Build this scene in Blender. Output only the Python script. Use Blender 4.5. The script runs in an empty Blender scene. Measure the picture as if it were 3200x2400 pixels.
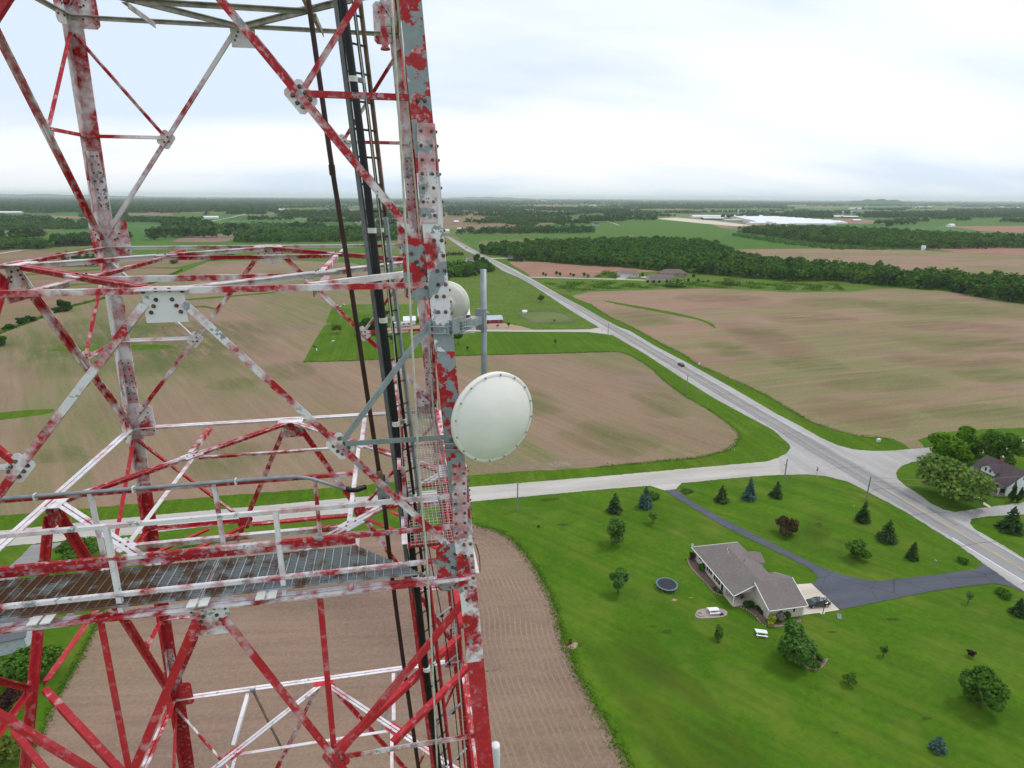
import bpy, bmesh, math, random
import numpy as np
from mathutils import Vector, Matrix
R_ = math.radians
random.seed(7); RNG = np.random.default_rng(11)
SC = bpy.context.scene
COL = SC.collection
# ------------------------------------------------------------------ camera
H = 75.0                                   # drone height over the fields
F, TH, RHO, PSI = 1861.5, .3034, .0062, .1940
CAM = Vector((2.1638, -8.85, H))
ZB = H - .8351                             # height of the tower level in front of the drone
_f = Vector((math.sin(PSI)*math.cos(TH), math.cos(PSI)*math.cos(TH), -math.sin(TH)))
_r0 = Vector((math.cos(PSI), -math.sin(PSI), 0)); _u0 = _r0.cross(_f)
_r = _r0*math.cos(RHO) + _u0*math.sin(RHO); _u = -_r0*math.sin(RHO) + _u0*math.cos(RHO)
cam = bpy.data.cameras.new('camera'); camo = bpy.data.objects.new('camera', cam); COL.objects.link(camo)
camo.matrix_world = Matrix(((_r.x, _u.x, -_f.x, CAM.x), (_r.y, _u.y, -_f.y, CAM.y), (_r.z, _u.z, -_f.z, CAM.z), (0, 0, 0, 1)))
cam.sensor_fit = 'HORIZONTAL'; cam.sensor_width = 36; cam.lens = 36*F/3200; cam.clip_start = .1; cam.clip_end = 200000
SC.camera = camo
# ------------------------------------------------------------------ sky, sun, exposure
SUN_DIR = Vector((.50, .12, .86)).normalized()
wd = bpy.data.worlds.new('World'); SC.world = wd; wd.use_nodes = True
nt = wd.node_tree; N = nt.nodes; L = nt.links; N.clear()
o = N.new('ShaderNodeOutputWorld'); bg = N.new('ShaderNodeBackground'); bg.inputs[1].default_value = .1
L.new(bg.outputs[0], o.inputs[0])
sk = N.new('ShaderNodeTexSky'); sk.sky_type = 'NISHITA'; sk.sun_disc = False
sk.sun_elevation = math.asin(SUN_DIR.z); sk.sun_rotation = math.atan2(SUN_DIR.x, SUN_DIR.y); sk.dust_density = 2
tc = N.new('ShaderNodeTexCoord'); sp = N.new('ShaderNodeSeparateXYZ'); L.new(tc.outputs['Generated'], sp.inputs[0])
zz = N.new('ShaderNodeMath'); zz.operation = 'MAXIMUM'; L.new(sp.outputs[2], zz.inputs[0]); zz.inputs[1].default_value = 0
za = N.new('ShaderNodeMath'); za.operation = 'ADD'; L.new(zz.outputs[0], za.inputs[0]); za.inputs[1].default_value = .22
cb = N.new('ShaderNodeCombineXYZ')
for k in (0, 1):
    d = N.new('ShaderNodeMath'); d.operation = 'DIVIDE'; L.new(sp.outputs[k], d.inputs[0]); L.new(za.outputs[0], d.inputs[1]); L.new(d.outputs[0], cb.inputs[k])
mp = N.new('ShaderNodeMapping'); mp.inputs['Scale'].default_value = (.6, 1.3, 1); mp.inputs['Rotation'].default_value = (0, 0, R_(-12)); mp.inputs['Location'].default_value = (3.1, 1.7, 0)
L.new(cb.outputs[0], mp.inputs[0])
nz = N.new('ShaderNodeTexNoise'); nz.inputs['Scale'].default_value = .75; nz.inputs['Detail'].default_value = 5; nz.inputs['Roughness'].default_value = .45
L.new(mp.outputs[0], nz.inputs['Vector'])
rp = N.new('ShaderNodeValToRGB'); rp.color_ramp.elements[0].position = .41; rp.color_ramp.elements[1].position = .585
rp.color_ramp.elements[0].color = (8.0, 9.2, 10.8, 1); rp.color_ramp.elements[1].color = (11.0, 11.1, 11.3, 1)
e = rp.color_ramp.elements.new(.5); e.color = (9.8, 10.5, 11.2, 1)
L.new(nz.outputs[0], rp.inputs[0])
mx = N.new('ShaderNodeMix'); mx.data_type = 'RGBA'; mx.inputs[0].default_value = .93
L.new(sk.outputs[0], mx.inputs[6]); L.new(rp.outputs[0], mx.inputs[7]); L.new(mx.outputs[2], bg.inputs[0])
sl = bpy.data.lights.new('sun', 'SUN'); sl.energy = 1.5; sl.angle = R_(10); sl.color = (1, .97, .92)
so = bpy.data.objects.new('sun', sl); COL.objects.link(so); so.rotation_euler = SUN_DIR.to_track_quat('Z', 'Y').to_euler(); so.location = (0, 0, 300)
SC.view_settings.view_transform = 'Standard'; SC.view_settings.look = 'None'; SC.view_settings.exposure = 0; SC.view_settings.gamma = 1
SC.render.engine = 'CYCLES'
cy = SC.cycles; cy.use_denoising = True; cy.max_bounces = 5; cy.diffuse_bounces = 2; cy.glossy_bounces = 2; cy.transmission_bounces = 2
cy.volume_bounces = 1; cy.transparent_max_bounces = 8; cy.caustics_reflective = False; cy.caustics_refractive = False
# ------------------------------------------------------------------ helpers
def ray(x, y): return _f + _r*((x-1600)/F) - _u*((y-1200)/F)
def G(x, y, z=0.0):
    d = ray(x, y); return CAM + d*((z-H)/d.z)
def onY(x, y, Y):
    d = ray(x, y); return CAM + d*((Y-CAM.y)/d.y)
def onX(x, y, X):
    d = ray(x, y); return CAM + d*((X-CAM.x)/d.x)
def atD(x, y, dep): return CAM + ray(x, y)*dep
def W(x, y, z=0.0): return Vector((CAM.x+(x-CAM.x)*H/78, CAM.y+(y-CAM.y)*H/78, z))
def topz(xb, yb, yt):
    b = G(xb, yb); d = ray(xb, yt); hd = math.hypot(b.x-CAM.x, b.y-CAM.y); return H + d.z*hd/math.hypot(d.x, d.y)
def mpp(p): return (p-CAM).dot(_f)/F       # metres per photo pixel at a point
def link(ob, parent=None):
    COL.objects.link(ob)
    if parent is not None: ob.parent = parent
    return ob
def tag(o, label=None, cat=None, group=None, kind=None):
    if label: o['label'] = label
    if cat: o['category'] = cat
    if group: o['group'] = group
    if kind: o['kind'] = kind
    return o
def thing(name, loc, label, cat, rz=0, group=None):
    e = bpy.data.objects.new(name, None); e.location = loc; e.rotation_euler = (0, 0, rz); e.empty_display_size = .3
    link(e); return tag(e, label, cat, group)
def copy_tree(o, parent=None):
    c = o.copy(); link(c, parent)
    for ch in list(o.children): copy_tree(ch, c)
    return c
class MB:
    def __init__(s): s.v = []; s.f = []
    def add(s, vs, fs):
        n = len(s.v); s.v += [tuple(v) for v in vs]; s.f += [tuple(i+n for i in f) for f in fs]; return s
    def box(s, c, d, rot=None):
        c = Vector(c); vs = []
        for z in (-.5, .5):
            for x, y in ((-.5, -.5), (.5, -.5), (.5, .5), (-.5, .5)):
                p = Vector((x*d[0], y*d[1], z*d[2]))
                vs.append(c + (rot @ p if rot else p))
        return s.add(vs, [(3, 2, 1, 0), (4, 5, 6, 7), (0, 1, 5, 4), (1, 2, 6, 5), (2, 3, 7, 6), (3, 0, 4, 7)])
    def prism(s, prof, p, q, ex, ey):
        p, q = Vector(p), Vector(q); n = len(prof)
        vs = [p + ex*a + ey*b for a, b in prof] + [q + ex*a + ey*b for a, b in prof]
        return s.add(vs, [tuple(range(n))[::-1], tuple(range(n, 2*n))] + [(i, (i+1) % n, n+(i+1) % n, n+i) for i in range(n)])
    def tube(s, pts, r, n=8, cap=True):
        pts = [Vector(p) for p in pts]; m = len(pts)
        rs = r if isinstance(r, (list, tuple)) else [r]*m
        vs = []
        for i, p in enumerate(pts):
            t = (pts[min(i+1, m-1)] - pts[max(i-1, 0)]).normalized()
            a = t.cross(Vector((0, 0, 1)) if abs(t.z) < .9 else Vector((1, 0, 0))).normalized(); b = t.cross(a)
            vs += [p + (a*math.cos(2*math.pi*k/n) + b*math.sin(2*math.pi*k/n))*rs[i] for k in range(n)]
        fs = [(i*n+k, i*n+(k+1) % n, (i+1)*n+(k+1) % n, (i+1)*n+k) for i in range(m-1) for k in range(n)]
        if cap: fs += [tuple(range(n))[::-1], tuple(range((m-1)*n, m*n))]
        return s.add(vs, fs)
    def lathe(s, prof, c, ax, n=32, cap=True):
        ax = Vector(ax).normalized(); c = Vector(c)
        a = ax.cross(Vector((0, 0, 1)) if abs(ax.z) < .9 else Vector((1, 0, 0))).normalized(); b = ax.cross(a); m = len(prof)
        vs = [c + ax*h + (a*math.cos(2*math.pi*k/n) + b*math.sin(2*math.pi*k/n))*r for r, h in prof for k in range(n)]
        fs = [(i*n+k, i*n+(k+1) % n, (i+1)*n+(k+1) % n, (i+1)*n+k) for i in range(m-1) for k in range(n)]
        if cap: fs += [tuple(range(n))[::-1], tuple(range((m-1)*n, m*n))]
        return s.add(vs, fs)
    def me(s, name, mat, smooth=False):
        m = bpy.data.meshes.new(name); m.from_pydata(s.v, [], s.f); m.update()
        if mat: m.materials.append(mat)
        if smooth: m.polygons.foreach_set('use_smooth', [True]*len(m.polygons))
        return m
    def ob(s, name, mat, parent=None, smooth=False): return link(bpy.data.objects.new(name, s.me(name, mat, smooth)), parent)
# ------------------------------------------------------------------ materials
MATS = {}
def nodes(name):
    m = bpy.data.materials.new(name); m.use_nodes = True; n = m.node_tree
    return m, n.nodes, n.links, n.nodes['Principled BSDF']
def nd(N, t, **k):
    x = N.new(t)
    for a, b in k.items(): setattr(x, a, b)
    return x
def mixc(N, L, f, a, b, mode='MIX'):
    m = N.new('ShaderNodeMix'); m.data_type = 'RGBA'; m.blend_type = mode
    for s, v in ((0, f), (6, a), (7, b)):
        if hasattr(v, 'is_linked'): L.new(v, m.inputs[s])
        elif s == 0: m.inputs[0].default_value = v
        else: m.inputs[s].default_value = (*v[:3], 1)
    return m.outputs[2]
def noise(N, L, scale, detail=3, rough=.5, stretch=None, rot=0, vec='pos', off=(0, 0, 0), w=None):
    x = N.new('ShaderNodeTexNoise'); x.inputs['Scale'].default_value = scale; x.inputs['Detail'].default_value = detail; x.inputs['Roughness'].default_value = rough
    g = N.new('ShaderNodeNewGeometry').outputs['Position'] if vec == 'pos' else N.new('ShaderNodeTexCoord').outputs['Object']
    if stretch or rot or any(off):
        m = N.new('ShaderNodeMapping'); m.vector_type = 'POINT'
        r = N.new('ShaderNodeMapping'); r.inputs['Rotation'].default_value = (0, 0, rot); L.new(g, r.inputs[0]); L.new(r.outputs[0], m.inputs[0])
        m.inputs['Scale'].default_value = stretch or (1, 1, 1); m.inputs['Location'].default_value = off; g = m.outputs[0]
    L.new(g, x.inputs['Vector'])
    if w is not None:
        x.noise_dimensions = '4D'; L.new(w, x.inputs['W'])
    return x.outputs[0]
def ramp(N, L, f, stops):
    r = N.new('ShaderNodeValToRGB'); el = r.color_ramp.elements
    while len(el) < len(stops): el.new(.5)
    for e, (p, c) in zip(el, stops):
        e.position = p; e.color = (c, c, c, 1) if isinstance(c, (int, float)) else (*c, 1)
    L.new(f, r.inputs[0]); return r.outputs[0]
def M(name, col, rough=.75, var=.15, scale=2., metal=0, bump=0, vec='pos', coat=0):
    if name in MATS: return MATS[name]
    m, N, L, b = nodes(name)
    n = noise(N, L, scale, 5, .6, vec=vec)
    c = mixc(N, L, ramp(N, L, n, [(.3, 0.), (.7, 1.)]), [x*(1-var) for x in col], [min(1, x*(1+var)) for x in col])
    L.new(c, b.inputs['Base Color']); b.inputs['Roughness'].default_value = rough; b.inputs['Metallic'].default_value = metal
    b.inputs['Specular IOR Level'].default_value = .3; b.inputs['Coat Weight'].default_value = coat
    if bump:
        bp = N.new('ShaderNodeBump'); bp.inputs['Strength'].default_value = bump; bp.inputs['Distance'].default_value = .05
        L.new(noise(N, L, scale*4, 4, vec=vec), bp.inputs['Height']); L.new(bp.outputs[0], b.inputs['Normal'])
    MATS[name] = m; return m
def field_mat(name, soil, soil2, green, amt, rot, fine=1.1, row=.55, big=.012):
    """cropland: soil in two tones, thin rows, drifting patches of young crop"""
    m, N, L, b = nodes(name)
    c = mixc(N, L, ramp(N, L, noise(N, L, big*1.6, 4, .55), [(.42, 0.), (.58, 1.)]), soil, soil2)
    lite = noise(N, L, .3, 5, .7, stretch=(.05, 1, 1), rot=rot, off=(9, 3, 0))
    c = mixc(N, L, ramp(N, L, lite, [(.4, 0.), (.75, .4)]), c, [min(1, x*1.35) for x in soil])
    g1 = noise(N, L, big, 4, .55, stretch=(.35, 1.3, 1), rot=rot, off=(40, 17, 0)); g2 = noise(N, L, .22, 4, .7, stretch=(.06, 1, 1), rot=rot)
    ma = nd(N, 'ShaderNodeMath', operation='MULTIPLY'); cc = .60-amt*.14; L.new(ramp(N, L, g1, [(cc-.05, 0.), (cc+.055, 1.)]), ma.inputs[0]); L.new(ramp(N, L, g2, [(.34, .15), (.62, 1.)]), ma.inputs[1])
    c = mixc(N, L, ma.outputs[0], c, green)
    c = mixc(N, L, ramp(N, L, noise(N, L, big*3.1, 5, .6, stretch=(.5, 1.2, 1), rot=rot, off=(3, 71, 0)), [(.5, 0.), (.66, .45)]), c, [x*.68 for x in soil2])
    r1 = noise(N, L, row, 2, .6, stretch=(.03, 1, 1), rot=rot); c = mixc(N, L, ramp(N, L, r1, [(.3, .18), (.7, 0.)]), c, (.05, .035, .02))
    f = noise(N, L, fine, 6, .75); c = mixc(N, L, ramp(N, L, f, [(.42, 0.), (.7, .4)]), c, [min(1, x*1.5) for x in soil])
    c = mixc(N, L, ramp(N, L, noise(N, L, fine*1.7, 5, .75, off=(5, 5, 0)), [(.3, .35), (.5, 0.)]), c, [x*.45 for x in soil])
    L.new(c, b.inputs['Base Color']); b.inputs['Roughness'].default_value = .95; b.inputs['Specular IOR Level'].default_value = .05
    return m
def grass_mat(name, a, b_, yel, fine=.9, rot=.4, stripe=0, tall=0):
    m, N, L, b = nodes(name)
    c = mixc(N, L, ramp(N, L, noise(N, L, .05, 5, .6), [(.35, 0.), (.66, 1.)]), a, b_)
    c = mixc(N, L, ramp(N, L, noise(N, L, .09, 5, .65, stretch=(.4, 1, 1), rot=rot, off=(7, 2, 0)), [(.52, 0.), (.74, .75)]), c, yel)
    if stripe: c = mixc(N, L, ramp(N, L, noise(N, L, stripe, 2, .5, stretch=(.02, 1, 1), rot=rot), [(.4, .35), (.62, 0.)]), c, [x*.6 for x in a])
    c = mixc(N, L, ramp(N, L, noise(N, L, fine, 6, .8), [(.38, .55), (.6, 0.)]), c, [x*.45 for x in a])
    c = mixc(N, L, ramp(N, L, noise(N, L, fine*1.6, 5, .8, off=(3, 9, 0)), [(.52, 0.), (.75, .45)]), c, [min(1, x*1.45) for x in b_])
    if tall: c = mixc(N, L, ramp(N, L, noise(N, L, .35, 5, .7, off=(1, 4, 0)), [(.4, .5), (.58, 0.)]), c, [x*.5 for x in a])
    L.new(c, b.inputs['Base Color']); b.inputs['Roughness'].default_value = .95; b.inputs['Specular IOR Level'].default_value = .05
    bp = N.new('ShaderNodeBump'); bp.inputs['Strength'].default_value = .5; bp.inputs['Distance'].default_value = .15
    L.new(noise(N, L, 2.2, 4, .7), bp.inputs['Height']); L.new(bp.outputs[0], b.inputs['Normal'])
    return m
def road_mat(name, col, crack=.0, rot=0):
    m, N, L, b = nodes(name)
    c = mixc(N, L, ramp(N, L, noise(N, L, .25, 5, .65, stretch=(.15, 1, 1), rot=rot), [(.35, 0.), (.65, 1.)]), [x*.86 for x in col], [min(1, x*1.12) for x in col])
    c = mixc(N, L, ramp(N, L, noise(N, L, 1.5, 5, .75), [(.35, .25), (.55, 0.)]), c, [x*.7 for x in col])
    if crack:
        v = nd(N, 'ShaderNodeTexVoronoi', feature='DISTANCE_TO_EDGE'); v.inputs['Scale'].default_value = .11
        g = N.new('ShaderNodeNewGeometry'); L.new(mixc(N, L, .06, g.outputs['Position'], noise(N, L, .5, 4)), v.inputs['Vector'])
        dn = nd(N, 'ShaderNodeVectorMath', operation='SCALE')
        c = mixc(N, L, ramp(N, L, v.outputs[0], [(0., crack), (.012, 0.)]), c, (.03, .03, .035))
    L.new(c, b.inputs['Base Color']); b.inputs['Roughness'].default_value = .9; b.inputs['Specular IOR Level'].default_value = .15
    return m
def leaf_mat(name, a, b_, c_=None, trans=.25):
    if name in MATS: return MATS[name]
    m, N, L, p = nodes(name)
    g = N.new('ShaderNodeNewGeometry')
    c = mixc(N, L, g.outputs['Random Per Island'], a, b_)
    c = mixc(N, L, ramp(N, L, noise(N, L, .45, 3, .6), [(.42, 0.), (.66, .7)]), c, c_ or [x*1.5 for x in b_])
    df = N.new('ShaderNodeBsdfDiffuse'); tr = N.new('ShaderNodeBsdfTranslucent'); ms = N.new('ShaderNodeMixShader'); ms.inputs[0].default_value = trans
    L.new(c, df.inputs[0]); L.new(c, tr.inputs[0]); L.new(df.outputs[0], ms.inputs[1]); L.new(tr.outputs[0], ms.inputs[2])
    L.new(ms.outputs[0], N['Material Output'].inputs[0]); N.remove(p); MATS[name] = m; return m
# ------------------------------------------------------------------ ground sheets
def smooth_pts(pts, n=5, closed=True):
    P = [Vector(p) for p in pts]; m = len(P); out = []
    for i in range(m if closed else m-1):
        p0, p1, p2, p3 = (P[(i+k-1) % m] if closed else P[min(max(i+k-1, 0), m-1)] for k in range(4))
        for j in range(n):
            t = j/n; t2, t3 = t*t, t*t*t
            out.append((p1*2 + (p2-p0)*t + (p0*2-p1*5+p2*4-p3)*t2 + (p1*3-p0-p2*3+p3)*t3)*.5)
    if not closed: out.append(P[-1])
    return out
def sheet(name, pts, z, mat, kind='structure', smooth=0, label=None, cat=None, jag=0):
    P = [G(x, y) for x, y in pts]
    if smooth: P = smooth_pts(P, smooth)
    if jag:
        Q = []
        for i, p in enumerate(P):
            q = P[(i+1) % len(P)]; k = max(1, min(60, int((q-p).length/(jag*3))))
            for j in range(k):
                w = p.lerp(q, j/k); Q.append(Vector((w.x+random.gauss(0, jag*.35), w.y+random.gauss(0, jag*.35), 0)))
        P = Q
    bm = bmesh.new(); vs = [bm.verts.new((p.x, p.y, z)) for p in P]
    try: f = bm.faces.new(vs)
    except ValueError: bm.free(); return None
    f.normal_update()
    if f.normal.z < 0: f.normal_flip()
    bmesh.ops.triangulate(bm, faces=[f]); me = bpy.data.meshes.new(name); bm.to_mesh(me); bm.free(); me.materials.append(mat)
    return tag(link(bpy.data.objects.new(name, me)), label, cat, kind=kind)
def strip(name, pts, width, z, mat, kind='structure', world=False, label=None, cat=None, parent=None):
    P = [Vector(p) if world else G(*p) for p in pts]; m = len(P); mb = MB(); vs = []
    for i, p in enumerate(P):
        t = P[min(i+1, m-1)] - P[max(i-1, 0)]; t.z = 0; t.normalize(); s = Vector((-t.y, t.x, 0))*width/2
        vs += [(p.x+s.x, p.y+s.y, z), (p.x-s.x, p.y-s.y, z)]
    mb.add(vs, [(2*i, 2*i+1, 2*i+3, 2*i+2) for i in range(m-1)])
    return tag(mb.ob(name, mat, parent), label, cat, kind=kind)
LAWN = grass_mat('lawn_grass', (.050, .115, .010), (.075, .150, .012), (.135, .165, .028))
MEADOW = grass_mat('meadow_grass', (.090, .158, .022), (.135, .208, .032), (.195, .222, .064), fine=.5, tall=1)
VERGE = grass_mat('verge_grass', (.064, .138, .007), (.096, .178, .011), (.160, .195, .028), rot=1.57, stripe=.5)
GREENF = grass_mat('green_crop', (.068, .145, .024), (.092, .178, .030), (.130, .185, .046), fine=.2)
STUB = field_mat('stubble_soil', (.240, .166, .124), (.188, .128, .100), (.20, .17, .085), .05, R_(8), fine=1.5, row=.9)
TAN = field_mat('young_crop_field', (.232, .170, .114), (.255, .168, .120), (.128, .160, .050), .66, R_(62), row=.5)
TANR = field_mat('rolling_field', (.262, .184, .126), (.275, .170, .126), (.150, .178, .060), .64, R_(-6), row=.4)
TANL = field_mat('left_field', (.225, .152, .098), (.215, .135, .092), (.112, .150, .046), .5, R_(-10), row=.3)
RED = field_mat('reddish_soil', (.30, .165, .120), (.26, .150, .110), (.24, .17, .09), .1, R_(-4), row=.3)
GRAV = road_mat('pale_gravel', (.43, .40, .37)); PAVE = road_mat('worn_pavement', (.37, .355, .345), crack=.13, rot=R_(90))
LANE = road_mat('lane_asphalt', (.265, .26, .262), crack=.12, rot=R_(90)); DRIVE = road_mat('drive_asphalt', (.088, .094, .118), crack=.6)
CONC = road_mat('drive_concrete', (.56, .49, .41)); DIRT = road_mat('bare_dirt', (.34, .24, .17))
# farmland to the horizon: one sheet
def farmland():
    m, N, L, b = nodes('far_farmland')
    v = nd(N, 'ShaderNodeTexVoronoi'); v.inputs['Scale'].default_value = .0022; v.inputs['Randomness'].default_value = .75; v.distance = 'CHEBYCHEV'
    g = N.new('ShaderNodeNewGeometry'); L.new(g.outputs['Position'], v.inputs['Vector'])
    sc = N.new('ShaderNodeSeparateColor'); L.new(v.outputs['Color'], sc.inputs[0])
    r = N.new('ShaderNodeValToRGB'); r.color_ramp.interpolation = 'CONSTANT'; el = r.color_ramp.elements
    st = [(0, (.060, .150, .030)), (.2, (.085, .175, .045)), (.36, (.26, .19, .12)), (.46, (.050, .120, .030)), (.62, (.16, .19, .075)), (.76, (.075, .165, .035)), (.9, (.29, .185, .13))]
    while len(el) < len(st): el.new(.5)
    for q, (p, c) in zip(el, st): q.position = p; q.color = (*c, 1)
    L.new(sc.outputs[0], r.inputs[0]); c = r.outputs[0]
    c = mixc(N, L, ramp(N, L, noise(N, L, .02, 5, .6), [(.35, .4), (.62, 0.)]), c, (.03, .06, .02))
    ln = nd(N, 'ShaderNodeVectorMath', operation='LENGTH'); L.new(g.outputs['Position'], ln.inputs[0])
    near = N.new('ShaderNodeMapRange'); near.inputs[1].default_value = 700; near.inputs[2].default_value = 1500; L.new(ln.outputs['Value'], near.inputs[0])
    gr = mixc(N, L, ramp(N, L, noise(N, L, .05, 5, .6), [(.35, 0.), (.66, 1.)]), (.055, .130, .007), (.086, .170, .010))
    gr = mixc(N, L, ramp(N, L, noise(N, L, .9, 6, .8), [(.36, .5), (.6, 0.)]), gr, (.028, .070, .004))
    gr = mixc(N, L, ramp(N, L, noise(N, L, .09, 5, .65, off=(7, 2, 0)), [(.48, 0.), (.7, .75)]), gr, (.130, .168, .024))
    gr = mixc(N, L, ramp(N, L, noise(N, L, 1.5, 5, .8, off=(3, 9, 0)), [(.52, 0.), (.75, .4)]), gr, (.105, .22, .016))
    gr = mixc(N, L, ramp(N, L, noise(N, L, .16, 4, .6, stretch=(.10, 1, 1), rot=R_(50), off=(2, 5, 0)), [(.52, 0.), (.7, .4)]), gr, (.120, .145, .020))
    gr = mixc(N, L, ramp(N, L, noise(N, L, .5, 3, .6, stretch=(.04, 1, 1), rot=R_(50)), [(.4, .28), (.55, 0.)]), gr, (.030, .075, .008))
    L.new(mixc(N, L, near.outputs[0], gr, c), b.inputs['Base Color']); b.inputs['Roughness'].default_value = .95; b.inputs['Specular IOR Level'].default_value = .05
    mb = MB(); S = 70000; ys = [-900, -200, 200, 800, 3000, 12000, S]; xs = [-S, -12000, -3000, -600, 0, 600, 3000, 12000, S]
    vs = [(x, y, 0) for y in ys for x in xs]; n = len(xs)
    mb.add(vs, [(j*n+i, j*n+i+1, (j+1)*n+i+1, (j+1)*n+i) for j in range(len(ys)-1) for i in range(n-1)])
    tag(mb.ob('ground', m), kind='structure')
farmland()
F1 = [(420, 1780), (560, 1715), (720, 1690), (900, 1672), (1250, 1650), (1484, 1640), (1549, 1658), (1594, 1680), (1635, 1725), (1671, 1775), (1698, 1825), (1721, 1870), (1739, 1920), (1748, 1965), (1762, 2010), (1784, 2055), (1802, 2100), (1866, 2213), (1967, 2400), (2080, 2600), (2250, 2900), (1200, 3400), (-300, 3200), (-120, 2900), (30, 2520), (90, 2400), (108, 2335), (145, 2263), (174, 2190), (253, 2053), (325, 1908)]
F2 = [(-300, 1640), (0, 1613), (300, 1585), (700, 1548), (1098, 1519), (1459, 1486), (1626, 1475), (1870, 1459), (2180, 1430), (2261, 1411), (2294, 1392), (2310, 1368), (2307, 1352), (2288, 1333), (2247, 1303), (2207, 1276), (2153, 1246), (2098, 1208), (2066, 1181), (2039, 1154), (2012, 1135), (1974, 1113), (1941, 1101), (1908, 1099), (1800, 1103), (1426, 1112), (1092, 1128), (947, 1132), (983, 1067), (1019, 1009), (1041, 952), (1290, 950), (1300, 870), (1100, 822), (900, 813), (655, 816), (500, 880), (333, 934), (227, 960), (159, 985), (19, 1037), (-100, 1080), (-400, 1250)]
F3 = [(-300, 905), (0, 868), (300, 846), (470, 838), (568, 842), (500, 872), (333, 926), (227, 952), (159, 977), (19, 1029), (-300, 1120)]
F4 = [(-300, 830), (0, 792), (100, 785), (280, 788), (560, 802), (655, 800), (648, 812), (560, 834), (300, 840), (0, 860), (-300, 890)]
F5 = [(535, 756), (560, 745), (600, 735), (740, 728), (735, 745), (700, 757)]
F7 = [(1788, 924), (1795, 930), (1841, 949), (1909, 993), (1980, 1025), (2044, 1061), (2085, 1083), (2133, 1105), (2161, 1126), (2188, 1143), (2234, 1162), (2288, 1186), (2342, 1210), (2400, 1238), (2475, 1283), (2528, 1315), (2605, 1344), (2687, 1362), (2788, 1372), (2833, 1388), (2842, 1402), (2886, 1400), (2870, 1376), (2910, 1360), (3000, 1345), (3200, 1337), (3600, 1345), (3600, 1060), (3400, 1000), (3200, 951), (3104, 937), (2968, 912), (2833, 902), (2742, 902), (2652, 912), (2462, 914), (2313, 905), (2200, 902), (2068, 905), (1842, 912)]
F8 = [(1586, 817), (1705, 819), (1814, 830), (1922, 833), (1980, 840), (2060, 848), (1990, 852), (1925, 856), (1855, 860), (1863, 868), (1659, 863), (1640, 849), (1610, 833)]
F9 = [(2290, 779), (2562, 777), (2878, 783), (3200, 800), (3600, 825), (3600, 920), (3200, 885), (2800, 860), (2400, 820)]
F10 = [(2890, 777), (3040, 773), (3200, 775), (3600, 790), (3600, 822), (3200, 799), (3000, 789)]
F11 = [(2960, 707), (3200, 706), (3500, 712), (3500, 740), (3200, 728), (3060, 722)]
F12 = [(1280, 692), (1400, 660), (1620, 663), (1640, 690), (1718, 702), (1700, 715), (1460, 717), (1300, 714)]
sheet('stubble_field', F1, .03, STUB, jag=.5); sheet('young_crop_field', F2, .03, TAN, jag=.6); sheet('rolling_field', F7, .03, TANR, jag=.7)
sheet('brown_field', F3, .04, TANL, jag=1); sheet('upper_field', F4, .05, TANL, jag=1); sheet('wedge_field', F5, .1, STUB); sheet('red_field', F8, .05, RED, jag=1)
sheet('far_crop_field', F9, .08, TANR); sheet('pink_field', F10, .1, RED); sheet('distant_pink_field', F11, .15, RED); sheet('distant_brown_field', F12, .15, TANL)
sheet('green_field', [(-200, 745), (0, 729), (150, 720), (285, 722), (290, 737), (200, 752), (60, 765), (-200, 780)], .1, GREENF)
sheet('green_field', [(655, 800), (830, 790), (1300, 797), (1300, 868), (1100, 820), (900, 811)], .06, GREENF)
sheet('green_field', [(1420, 735), (1700, 733), (2000, 728), (1900, 742), (1500, 752), (1490, 775), (1520, 795), (1480, 775)], .06, GREENF)
sheet('green_field', [(1640, 662), (1900, 668), (2200, 690), (2290, 728), (2250, 745), (1900, 730), (1870, 718), (1720, 690)], .12, GREENF)
sheet('green_field', [(2690, 682), (3000, 684), (3300, 692), (3300, 706), (2950, 706), (2830, 708)], .14, GREENF)
sheet('green_field', [(540, 668), (700, 664), (770, 664), (670, 688), (540, 684)], .14, GREENF)
# meadows and verges
sheet('pasture', [(1300, 880), (1420, 848), (1530, 838), (1570, 846), (1638, 874), (1703, 917), (1784, 971), (1876, 1023), (1850, 1031), (1540, 1031), (1300, 1032), (1041, 952), (1290, 950)], .05, MEADOW)
sheet('paddock', [(1611, 975), (1632, 990), (1662, 1010), (1795, 1006), (1770, 985), (1730, 975)], .062, grass_mat('grazed_grass', (.125, .165, .055), (.165, .200, .075), (.215, .225, .105)))
sheet('farm_lawn', [(947, 1132), (1092, 1128), (1426, 1112), (1800, 1103), (1908, 1099), (1941, 1101), (1920, 1052), (1800, 1040), (1300, 1038), (1041, 952), (1019, 1009), (983, 1067)], .055, VERGE)
sheet('prairie_meadow', [(1667, 874), (1741, 917), (1788, 924), (1842, 912), (2068, 905), (2200, 902), (2313, 905), (2462, 914), (2652, 912), (2742, 902), (2720, 890), (2629, 878), (2462, 878), (2200, 858), (2060, 850), (1855, 868)], .05, MEADOW)
sheet('road_verge', [(1741, 917), (1836, 971), (1930, 1025), (2044, 1080), (2153, 1137), (2261, 1197), (2400, 1276), (2503, 1333), (2617, 1392), (2666, 1405), (2788, 1409), (2850, 1404), (2833, 1388), (2788, 1372), (2687, 1362), (2605, 1344), (2475, 1283), (2400, 1238), (2288, 1186), (2161, 1126), (2085, 1083), (1980, 1025), (1841, 949), (1788, 924)], .02, VERGE)
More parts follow.
